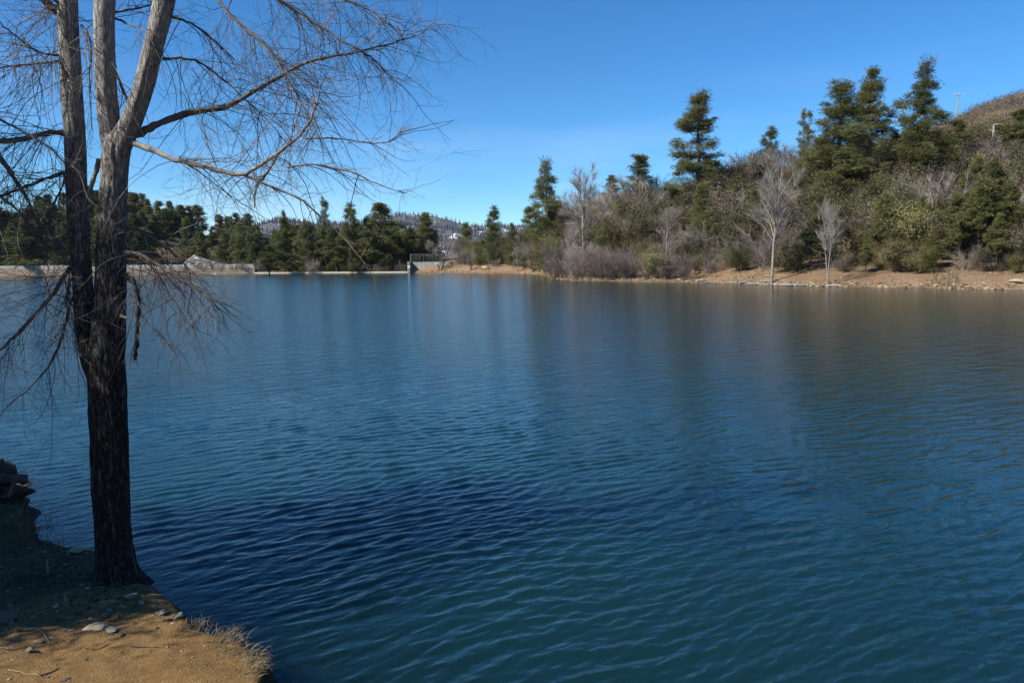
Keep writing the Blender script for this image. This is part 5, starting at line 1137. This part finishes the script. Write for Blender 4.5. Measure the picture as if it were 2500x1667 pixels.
limb(pw([(660, 385, 4, -.5), (720, 378, 4, -.55), (800, 395, 3.2, -.6), (860, 420, 2.4, -.6), (930, 445, 1.5, -.6)]), 18, dict(n=16, L=0.42, t0=0.1, fwd=0.8, sub=3))
limb(pw([(700, 318, 4, -.5), (760, 318, 3.5, -.5), (850, 328, 2.8, -.5), (905, 320, 2.0, -.5), (925, 290, 1.3, -.5)]), 18, dict(n=16, L=0.40, t0=0.1, fwd=0.8, sub=3))
limb(pw([(374, 136, 8, .0), (410, 134, 6, .1), (462, 146, 5, .2), (520, 190, 4, .3), (600, 262, 2.6, .4), (660, 330, 1.6, .4)]), 24, dict(n=30, L=0.60, t0=0.12, fwd=0.6, sub=4, grav=-0.3))
limb(pw([(395, 40, 7, .0), (440, 55, 5, .2), (500, 100, 4, .4), (540, 140, 2.5, .5)]), 16, dict(n=16, L=0.6, t0=0.1, sub=4, grav=-0.3))
# limbs that come down into the picture from the crown above
limb(pw([(440, -160, 14, -.3), (480, -40, 9, -.35), (515, 20, 8, -.4), (560, 62, 6.5, -.45), (620, 120, 5.5, -.5), (660, 180, 4.5, -.5), (700, 250, 3.2, -.5), (740, 330, 2, -.5)]), 30, dict(n=60, L=0.66, t0=0.25, fwd=0.6, sub=4, grav=-0.35))
limb(pw([(420, -120, 14, .2), (500, -80, 10, .3), (590, -30, 8, .4), (650, 5, 7, .45), (710, 45, 5.5, .5), (780, 90, 4.5, .5), (850, 130, 3.5, .5), (905, 190, 2, .5)]), 30, dict(n=62, L=0.60, t0=0.3, fwd=0.7, sub=4, grav=-0.2))
limb(pw([(460, -320, 16, .3), (560, -200, 12, .5), (680, -90, 8, .6), (760, -20, 6, .7), (840, 20, 4, .7), (900, 60, 2.5, .7)]), 26, dict(n=46, L=0.62, t0=0.4, fwd=0.6, sub=4, grav=-0.3))
limb(pw([(262, 150, 9, .1), (268, 170, 6.5, .08), (282, 205, 6, .05), (298, 235, 6, .0), (312, 258, 7, -.03)]), 14, dict(n=8, L=0.4, sub=2))
limb(pw([(250, 30, 8, .05), (300, 22, 5, .2), (340, 14, 3, .3), (356, 0, 2, .3)]), 12, dict(n=12, L=0.45, sub=3))
limb(pw([(252, 40, 6, .05), (300, 58, 4, -.1), (340, 80, 3, -.2), (365, 130, 1.8, -.2)]), 12, dict(n=12, L=0.45, sub=3, grav=-.2))
limb(pw([(228, 366, 12, .05), (222, 390, 11, .02), (212, 420, 10, -.03), (202, 448, 9, -.06), (196, 470, 6, -.1)]), 12, label='dark limb crossing between the two lower stems')
limb(pw([(155, 305, 16, -.15), (120, 305, 14, -.25), (80, 312, 13, -.35), (40, 322, 12, -.45), (-20, 328, 11, -.55), (-90, 340, 8, -.7)]), 22, dict(n=46, L=0.62, t0=0.05, sub=4, grav=-.35))
limb(pw([(172, 395, 9, -.12), (140, 400, 8, -.2), (100, 413, 7, -.3), (55, 430, 6, -.35), (10, 445, 6, -.4), (-60, 470, 4, -.5)]), 22, dict(n=40, L=0.6, t0=0.08, sub=4, grav=-.2))
limb(pw([(-60, 290, 12, -.6), (-10, 345, 11, -.55), (15, 385, 10, -.5), (40, 420, 9, -.45), (65, 460, 7, -.4), (95, 520, 5, -.4), (120, 560, 3, -.4)]), 22, dict(n=40, L=0.6, t0=0.2, sub=4, grav=-.1))
limb(pw([(176, 560, 14, -.1), (150, 578, 14, -.15), (125, 572, 11, -.2), (100, 560, 9, -.3), (78, 540, 8, -.35), (58, 505, 7, -.4), (38, 480, 6, -.45), (5, 455, 4, -.5)]), 24, dict(n=44, L=0.55, t0=0.1, sub=4, grav=.05), 'pale_branch', label='sunlit whitish branch reaching up and away from the lowest stem')
limb(pw([(150, 578, 9, -.15), (125, 545, 9, -.15), (112, 510, 7, -.2), (125, 470, 6, -.2), (140, 430, 4, -.25), (158, 380, 2.5, -.3)]), 20, dict(n=26, L=0.5, t0=0.1, sub=4), 'pale_branch')
limb(pw([(182, 590, 13, -.12), (165, 608, 11, -.2), (145, 640, 10, -.3), (110, 690, 9, -.4), (60, 745, 8, -.5), (20, 785, 7, -.55), (-40, 840, 4, -.6)]), 24, dict(n=52, L=0.66, t0=0.1, sub=4, grav=-.35), label='drooping dark branch hanging toward the water beside the lowest stem')
limb(pw([(182, 668, 8, -.1), (168, 685, 7, -.15), (155, 720, 7, -.2), (142, 775, 6, -.25), (118, 830, 4.5, -.3), (80, 880, 3, -.35), (30, 920, 1.8, -.4)]), 22, dict(n=36, L=0.55, t0=0.1, sub=4, grav=-.35))
limb(pw([(160, 640, 9, -.2), (158, 665, 7, -.2), (150, 700, 5, -.2)]), 10, dict(n=14, L=0.6, t0=0.1, sub=4, grav=-.6))
limb(pw([(282, 518, 10, .05), (310, 526, 8, .1), (345, 542, 7, .15), (385, 572, 6, .2), (425, 610, 4.5, .25), (440, 650, 3, .25), (430, 720, 1.8, .25)]), 24, dict(n=34, L=0.55, t0=0.1, sub=4, grav=-.25))
limb(pw([(280, 578, 13, 0), (310, 582, 11, -.05), (345, 598, 9.5, -.1), (385, 622, 8, -.15), (430, 650, 6, -.2), (470, 675, 4.5, -.25), (500, 710, 2.5, -.25)]), 24, dict(n=46, L=0.58, t0=0.1, sub=4, grav=-.2), label='dark branch drooping over the lake at the height of the dam')
limb(pw([(330, 590, 5, -.1), (360, 625, 4, -.15), (400, 690, 3, -.2), (450, 760, 1.8, -.2)]), 16, dict(n=18, L=0.5, t0=0.1, sub=4, grav=-.2))
limb(pw([(160, 60, 20, -.2), (140, 34, 19, -.2), (115, 14, 17, -.25), (88, -12, 15, -.3), (40, -80, 11, -.4)]), 16, dict(n=30, L=0.62, t0=0.1, sub=4, grav=-.5))
limb(pw([(160, 20, 9, -.25), (130, 5, 7, -.3), (100, -25, 5, -.35)]), 10, dict(n=10, L=0.6, t0=0.1, sub=4, grav=-.5))
limb(pw([(150, 127, 7, -.2), (110, 125, 5.5, -.3), (75, 112, 4.5, -.4), (30, 78, 3.5, -.5), (-10, 45, 2.5, -.6)]), 18, dict(n=34, L=0.55, t0=0.1, sub=4, grav=-.25))
limb(pw([(152, 140, 6, -.2), (100, 145, 5, -.25), (50, 150, 4, -.3), (-10, 158, 3, -.35)]), 16, dict(n=30, L=0.55, t0=0.1, sub=4, grav=-.3))
limb(pw([(188, 60, 8, -.2), (200, 75, 6, -.3), (210, 120, 4.5, -.35), (205, 190, 3, -.35), (212, 300, 1.8, -.35)]), 18, dict(n=26, L=0.5, t0=0.1, sub=4, grav=-.4))
limb(pw([(-60, 230, 6, -.5), (0, 275, 5, -.5), (60, 305, 4.5, -.45), (120, 345, 4, -.4), (165, 395, 2.5, -.3)]), 18, dict(n=20, L=0.5, t0=0.1, sub=4))
for k, (dx, dy, Lr) in enumerate([(-.9, -.5, .55), (-.3, -1., .5), (.6, -.9, .55), (1., -.1, .4), (-1., .3, .5), (.2, -1., .8)]):
    t = np.linspace(0.06, Lr, 10); d_ = unit(np.array([dx, dy])); wob_ = 0.03 * np.sin(t * 14 + k)
    X_ = bp_[0] + d_[0] * t - d_[1] * wob_; Y_ = bp_[1] + d_[1] * t + d_[0] * wob_
    Zr = np.minimum(H_near(X_, Y_), 0.32) + 0.12 * np.exp(-t / 0.09) - 0.045 * t / Lr + 0.004
    mb = MB(); V, F = tubes((np.stack([X_, Y_, Zr], -1) - TB)[None], (np.linspace(.055, .010, 10) * (0.9 if k < 5 else 0.6))[None], 8); mb.add(V, F); link('root', mb.mesh('root'), M['dark_bark'], tree)
# torn dead limb hanging beside the trunk
P, R = limb([(296, 672, 16, 0), (312, 676, 14, -.05), (326, 690, 13, -.08), (335, 715, 12, -.1), (338, 750, 11, -.1), (335, 800, 10, -.1), (332, 850, 12, -.1), (331, 878, 9, -.1)], 30, dict(n=46, L=0.10, t0=0.35, fwd=0.9, sub=0, grav=-.6, K=5, r0=0.003), 'dark_bark', 'dead_limb', label='torn dead limb bent over and hanging straight down beside the trunk', knobby=0.22)
limb([(345, 770, 3, -.1), (370, 800, 2.5, -.1), (400, 830, 2, -.1), (440, 880, 1.2, -.1)], 10, dict(n=6, L=0.3, sub=2))
limb([(298, 668, 8, 0), (312, 668, 5, -.03), (322, 667, 2, -.05)], 6)
limb([(298, 770, 10, -.05), (306, 775, 7, -.08), (314, 777, 2, -.1)], 6)

# ---- the dense pine on the bank beside the photographer whose shade falls over the bank
su, nu = np.array([math.sin(RAD(61)), math.cos(RAD(61))]), np.array([-math.cos(RAD(61)), math.sin(RAD(61))])
pb = -9.0 * su + 9.4 * nu
plant('shade_pine', 'pine_tree', (pb[0], pb[1], gz(pb[0], pb[1], False) - 0.1), 11.3, 6.3, 'dense pine on the near bank beside the large cottonwood', 'tree', rz=0.3)
plant('juniper0', 'juniper_bush', (-8.35, 4.75, gz(-8.35, 4.75, False) - 0.1), 7.4, 3.3, 'unseen tall juniper added on the near bank to shade the large cottonwood', 'shrub')  # out of view, added so that the lower trunk falls in shade
for k, (x_, y_, h_, w_, l_) in enumerate([(-4.5, -9, 17, 7, 'unseen pine added straight behind the viewpoint to cut skylight'), (5.5, -8, 15, 7, 'unseen pine added behind the viewpoint toward the water to cut skylight'), (-12, -11, 18, 8, 'unseen pine added farthest behind the viewpoint to cut skylight')]):  # unseen pines added to block skylight from the shaded trunk and soil
    plant(f'pine_old{k}', 'pine_tree', (x_, y_, gz(x_, y_, False) - 0.1), h_, w_, l_, 'tree', 'added pines behind the viewpoint')


# ================================================================== NEAR BANK DETAIL
def near_rock(px, py, size, label, mat='rock', flat=0.6, group='stones on the near bank', rz=None, sink=0.3, tilt=0.0):
    p = ground_hit(px, py); me_ = HULLS[random.randrange(7)].copy(); me_.materials.clear(); me_.materials.append(M[mat])
    o = link('stone', me_, None, None, (p[0], p[1], gz(p[0], p[1]) + size * flat * (0.5 - sink))); o.scale = (size, size * random.uniform(0.7, 1), size * flat); o.rotation_euler = (tilt, random.uniform(-.2, .2), random.uniform(0, 6) if rz is None else rz)
    tag(o, label, 'stone', group)
near_rock(232, 1534, 0.135, 'long flat cream stone bedded in the sunlit soil', 'cream_rock', 0.30, rz=-0.1, sink=0.25)
near_rock(272, 1545, 0.075, 'cream stone lump against the right end of the long flat cream stone', 'cream_rock', 0.5)
near_rock(183, 1345, 0.10, 'square pale stone in shade at the foot of the trunk', 'cream_rock', 0.55, rz=0.4, sink=0.1)
near_rock(74, 1592, 0.042, 'sharp purplish stone standing up on the bare soil', 'rock', 1.0, sink=0.1)
near_rock(95, 1570, 0.040, 'low brown stone just above the sharp purplish stone', 'rock', 0.7)
near_rock(172, 1545, 0.036, 'small rounded brown stone left of the long flat cream stone', 'rock', 0.7)
near_rock(14, 1512, 0.17, 'rounded clod of earth at the picture side in front of the shade', 'rock', 0.75, sink=0.35)
near_rock(437, 1520, 0.065, 'pale rounded stone in the hollow at the water edge', 'cream_rock', 0.55)
near_rock(400, 1508, 0.07, 'grey stone beside the pale rounded stone in the hollow', 'rock', 0.8)
near_rock(318, 1465, 0.085, 'knobbly grey stone on the shaded gravel', 'rock', 0.75)
near_rock(347, 1483, 0.035, 'small pinkish block on the shaded gravel', 'cream_rock', 0.9)
near_rock(380, 1490, 0.055, 'blunt brown stone between the pinkish block and the hollow', 'rock', 0.6)
near_rock(155, 1664, 0.05, 'grey stone with a pale one at the bottom of the picture', 'rock', 0.6)
near_rock(505, 1522, 0.09, 'dark wet stone standing in the water beside the dry grass', 'dark_rock', 0.8)
near_rock(300, 1556, 0.03, 'dark broken chip at the right of the long flat cream stone', 'dark_rock', 0.8)
near_rock(168, 1508, 0.03, 'red brown chip between the upright twig and the long flat cream stone', 'rock', 0.7)

# dark layered outcrop with roots at the far end of the bank
oc = ground_hit(18, 1215); ob = empty('rock_outcrop', (oc[0], oc[1], gz(oc[0], oc[1], False)));
tag(ob, 'dark layered rock and root outcrop at the far end of the near bank', 'rock outcrop')
rg = np.random.default_rng(91)
for k, (px, py, sx_, sz_) in enumerate([(2, 1150, .22, .18), (10, 1170, .34, .12), (18, 1185, .36, .10), (26, 1200, .34, .10), (34, 1212, .30, .09), (36, 1232, .26, .10), (20, 1240, .4, .12), (40, 1258, .22, .08), (-30, 1180, .6, .22), (-40, 1230, .6, .2)]):
    q = at(px, py, oc[1] + rg.normal(0.0, 0.08)); me_ = hull_mesh('slab', rg, 16, (sx_, sx_ * 0.8, sz_)); o = link('slab', me_, M['dark_rock'], ob, tuple(q - np.array(ob.location))); o.rotation_euler = (rg.normal(0, .15), rg.normal(0, .2), rg.uniform(0, 6))
for k in range(7):
    q = at(rg.uniform(0, 55), rg.uniform(1180, 1265), oc[1] - 0.25) - np.array(ob.location)
    P = grow(q[None], np.array([[rg.normal(.5, .5), rg.normal(-.3, .5), rg.normal(0, .4)]]), [rg.uniform(.2, .5)], 8, np.linspace(.1, -.2, 8), .2, rg); mb = MB(); V, F = tubes(P, (0.009 * np.linspace(1, .3, 8))[None], 4); mb.add(V, F); link('root', mb.mesh('root'), M['twig'], ob)
q = at(1, 1142, oc[1]) - np.array(ob.location); mb = MB(); V, F = tubes(np.array([[q - [.05, 0, .15], q, q + [.04, 0, .13]]]), np.array([[.09, .06, .01]]), 6); mb.add(V, F); link('stump_spike', mb.mesh('stump_spike'), M['dark_rock'], ob)

# fallen sticks
def stick(pts, r, label, mat='twig', lift=0.012):
    P = np.array([ground_hit(px, py) for px, py in pts]); P = smooth_path(P, 12); h = H_near(P[:, 0], P[:, 1]); P[:, 2] = h + lift
    c = P.mean(0); mb = MB(); V, F = tubes((P - c)[None], (r * np.linspace(1, .45, 12))[None], 5); mb.add(V, F)
    o = link('fallen_twig', mb.mesh('fallen_twig'), M[mat], None, tuple(c)); tag(o, label, 'twig', 'fallen twigs on the near bank')
stick([(40, 1546), (70, 1548), (92, 1540), (102, 1528)], .005, 'dark twig curving in a half ring on the soil near the earth clod', 'dark_bark')
stick([(88, 1545), (105, 1552), (118, 1566)], .0035, 'thin pale curved stem right of the half ring twig')
stick([(14, 1595), (40, 1607), (75, 1620)], .004, 'pale straight stalk slanting down below the sharp purplish stone')
stick([(20, 1648), (60, 1652), (100, 1658)], .004, 'pale stalk lying near the bottom of the sunlit soil')
stick([(95, 1655), (120, 1648), (146, 1636)], .007, 'dark stick half buried near the bottom of the sunlit soil', 'dark_bark', 0.004)
stick([(225, 1590), (245, 1585), (270, 1575)], .005, 'dark stick below the long flat cream stone', 'dark_bark', 0.004)
stick([(320, 1586), (345, 1583), (390, 1584)], .005, 'dark stick in the open soil toward the dry grass', 'dark_bark', 0.004)
stick([(0, 1588), (20, 1590), (40, 1589)], .005, 'pale stick beside the sharp purplish stone')
stick([(134, 1469), (150, 1478), (170, 1482)], .004, 'pale twig lying at the foot of the upright twig')
stick([(420, 1532), (450, 1542), (500, 1556)], .005, 'grey stem running from the hollow into the dry grass')
def stub(px, py, hgt, label):
    p = ground_hit(px, py); z = gz(p[0], p[1]); P = np.array([[0, 0, -.03], [0.004, 0, hgt * .35], [-.006, 0.004, hgt * .7], [0.014, 0, hgt]]); P = smooth_path(P, 8)
    mb = MB(); V, F = tubes(P[None], (0.011 * np.array([1, .9, 1, .8, .9, .75, .7, .4]))[None], 6); mb.add(V, F); o = link('upright_twig', mb.mesh('upright_twig'), M['twig'], None, (p[0], p[1], z)); tag(o, label, 'twig', 'twigs standing in the near bank')
stub(160, 1473, .11, 'short grey twig standing upright at the edge of the shade')
stub(116, 1398, .14, 'crooked grey twig standing in the shaded litter')

# pebbles and litter
rng = np.random.default_rng(51)
def scatter_bank(n, f):
    x = rng.uniform(-8.5, 0.2, n); y = rng.uniform(3.6, 12.0, n); sd = sd_near(x, y); k = (sd > 0.03) & f(x, y, sd); return x[k], y[k]
lineF = lambda x, y: y - (6.55 + 0.24 * (x + 4.1))
x, y = scatter_bank(18000, lambda x, y, s: rng.uniform(0, 1, len(x)) < np.where(np.abs(lineF(x, y) + 0.1) < 0.55, 0.85, np.where(lineF(x, y) > 0, 0.5, 0.12)))
stone_mass('pebbles', x, y, H_near(x, y), np.exp(rng.normal(-4.75, 0.55, len(x))), M['pebble'], 'pebbles and grit scattered over the near bank')
x, y = scatter_bank(2400, lambda x, y, s: np.abs(lineF(x, y) + 0.05 + 0.1 * (x > -3)) < 0.5)
stone_mass('gravel', x, y, H_near(x, y), np.exp(rng.normal(-3.9, 0.38, len(x))), M['pebble'], 'coarse gravel along the edge of the shade')
x, y = scatter_bank(15000, lambda x, y, s: lineF(x, y) > -0.25 + 0.3 * rng.normal(0, 1, len(x))); n = len(x)
C = np.stack([x, y, H_near(x, y) + 0.008], -1); D = unit(rng.normal(0, 1, (n, 3)) * np.array([1, 1, 0.35])); S = unit(np.cross(D, rng.normal(0, .5, (n, 3)) + np.array([0, 0, 1]))); s = rng.uniform(0.008, 0.026, (n, 1))
V = np.stack([C - D * s, C + S * s * .5 + [0, 0, .003], C + D * s, C - S * s * .5], 1).reshape(-1, 3)
tag(link('leaf_litter', np_mesh('leaf_litter', V, [np.arange(n * 4).reshape(-1, 4)], False), M['litter']), 'dead leaf litter under the cottonwood', kind='stuff')

# dry grass clumps on the bank edge
GL = 'dry grass clumps on the bank edge'
def clump(px, py, lab, n=240, h=.2, spread=.08, lean=(.5, .1), droop=.3):
    p = ground_hit(px, py); o = link('grass_clump', grass_clump_mesh('grass_clump', rng, n, h, spread, lean, droop, 0.0022), M['dry_grass'], None, (p[0], p[1], gz(p[0], p[1]) - .01)); tag(o, lab, 'grass', GL)
clump(520, 1552, 'dry grass clump at the corner of the bank nearest the hollow, with stalks standing up', 90, .10, .07, (.3, .3), .35)
clump(545, 1570, 'tangled dry grass in the middle of the bank corner', 170, .10, .08, (.5, .1), .5)
clump(560, 1596, 'matted dry grass on the lit bank corner', 150, .09, .08, (.4, -.2), .6)
clump(600, 1608, 'combed over dry grass bending out to the water', 120, .10, .06, (1.1, .0), .55)
clump(622, 1625, 'longest dry grass hanging over the water at the bank tip', 120, .11, .05, (1.2, -.1), .6)
clump(470, 1540, 'thin dry grass where the hollow meets the bare soil', 110, .10, .07, (.1, .2), .2)
clump(600, 1640, 'short dry grass below the overhanging tip of the bank', 90, .09, .06, (.9, -.2), .6)
clump(15, 1275, 'shaded dry grass under the dark outcrop', 200, .22, .18, (.3, 0), .35)
clump(60, 1300, 'shaded dry grass trailing along the bank below the outcrop', 180, .20, .16, (.4, 0), .35)
clump(110, 1330, 'sparse shaded grass between the outcrop and the square pale stone', 90, .16, .14, (.3, 0), .3)

# ---- the air: far things fade towards blue
mb = MB(); box(mb, (0, 0, 67), (14600, 14600, 146))
hm, hn, hl, ho = new_mat('haze_air'); hv = N(hn, 'ShaderNodeVolumePrincipled', Density=HAZE); hv.inputs['Color'].default_value = (0.80, 0.88, 1.0, 1); hl.new(hv.outputs[0], ho.inputs['Volume'])
tag(link('haze', mb.mesh('haze', False), hm), 'thin blue haze in the air over the lake and hills', kind='stuff')

# ---- labels for the many plants of the woods: size, kind, height on the slope, nearest landmark, then order from the left
def photo_xy(p):
    d = np.array(p) - np.array([0, 0, HC]); xc = d[0] * math.cos(ROLL); f_ = d[1] * cP - d[2] * sP; v_ = d[1] * sP + d[2] * cP
    u2, v2 = d[0] / f_, v_ / f_; u3, v3 = u2 * math.cos(ROLL) - v2 * math.sin(ROLL), v2 * math.cos(ROLL) + u2 * math.sin(ROLL)
    return 1250 + FPX * u3, 833.5 - FPX * v3
HILL_MARKS = [('the tall ragged pine', 1706, 350), ('the layered pine', 1338, 480), ('the short dark pine', 1492, 480), ('the broad pointed pine', 1562, 450), ('the large bare cottonwood', 1893, 500), ('the two stemmed cottonwood', 2033, 590),
              ('the big green pair', 2090, 350), ('the tallest pine', 2266, 330), ('the rounded evergreen oak', 2488, 330), ('the feathery pale cottonwood', 1425, 470), ('the slender white stem', 1635, 580), ('the two benches', 1186, 650), ('the point bench', 1413, 660), ('the bleached dead tree', 2421, 345), ('the twin trunked pine', 1972, 370)]
WOOD_MARKS = [('the snowy slope', 525, 625), ('the wall end', 618, 650), ('the dead hanging limb', 335, 700), ('the forked trunk', 270, 600), ('the lowest stem', 195, 600), ('the picture edge', 0, 600)]
SPILL_MARKS = [('the wall end', 618, 650), ('the tallest spillway pine', 792, 560), ('the layered pale pine', 854, 560), ('the fullest spillway pine', 935, 570), ('the concrete pier', 1000, 650), ('the chain link fence', 1065, 630)]
KINDS = {'scrub oaks on the wooded hillside': ('olive scrub oak', HILL_MARKS), 'green scrub oaks on the wooded hillside': ('green scrub oak', HILL_MARKS), 'grey scrub oaks on the wooded hillside': ('dusty grey oak', HILL_MARKS),
         'middle sized pines on the wooded hillside': ('bushy olive pine', HILL_MARKS), 'leafless bushes on the wooded hillside': ('grey leafless bush', HILL_MARKS), 'junipers on the wooded hillside': ('dark juniper', HILL_MARKS),
         'young pines on the wooded hillside': ('young pine', HILL_MARKS), 'pines in the wood behind the dam wall': ('dark pine', WOOD_MARKS), 'pines deep behind the spillway': ('dim pine', SPILL_MARKS), 'bushes under the spillway pines': ('shaded bush', SPILL_MARKS),
         'brush on the snowy slope': ('leafless brush', WOOD_MARKS), 'leafless drift along the far waterline': ('leafless willow', HILL_MARKS)}
members = {}
for o in list(COL.objects):
    if o.parent is None and o.get('group') in KINDS: members.setdefault(o['group'], []).append(o)
ORD = ['first', 'second', 'third', 'fourth', 'fifth', 'sixth', 'seventh', 'eighth', 'ninth', 'tenth', 'eleventh', 'twelfth']
for grp, obs in members.items():
    kind_, marks = KINDS[grp]; hs = np.array([o.scale.z for o in obs]); lo_, hi_ = np.percentile(hs, [33, 66]); out = {}
    for o in obs:
        X_, Y_, _ = o.location; q = photo_xy((X_, Y_, o.location.z + 1.5)); r_ = math.hypot(X_, Y_)
        if marks is HILL_MARKS:
            s_ = r_ - np.interp(math.atan2(X_, Y_), TH_S, R_S); band = 'by water' if s_ < 6 else 'near beach' if s_ < 16 else 'on lower slope' if s_ < 34 else 'on middle slope' if s_ < 58 else 'on upper slope'
        else: band = 'close behind' if Y_ < 275 else 'in the middle rows' if Y_ < 340 else 'in the far rows'
        mk = min(marks, key=lambda m: math.hypot(q[0] - m[1], (q[1] - m[2]) * (0.8 if marks is HILL_MARKS else 0)))
        dx, dy = q[0] - mk[1], q[1] - mk[2]
        rel = ('below' if dy > 0 else 'above') if marks is HILL_MARKS and abs(dy) > 1.3 * abs(dx) else ('left of' if dx < 0 else 'right of')
        size = 'low' if o.scale.z < lo_ else 'tall' if o.scale.z > hi_ else 'medium'
        out.setdefault(f'{size} {kind_} {band}, {rel} {mk[0]}', []).append((q[0], o))
    for lab, lst in out.items():
        lst.sort(key=lambda t: t[0])
        for i, (_, o) in enumerate(lst):
            o['label'] = lab if len(lst) == 1 else lab + f', {ORD[min(i, 11)]} from left'

drift = sorted([o for o in COL.objects if o.get('label', '').startswith('bleached driftwood piece')], key=lambda o: photo_xy(o.location)[0])
for i, o in enumerate(drift): o['label'] = 'bleached driftwood at the waterline near the bare cottonwoods, ' + (ORD + ['thirteenth', 'fourteenth', 'fifteenth'])[i] + ' from left'
lines_ = [o for o in COL.objects if o.get('label', '').startswith('thin power line')]
for o, w_ in zip(lines_, ('left', 'right')): o['label'] = f'thin power line on the {w_} ends of the crossarms between the ridge poles'
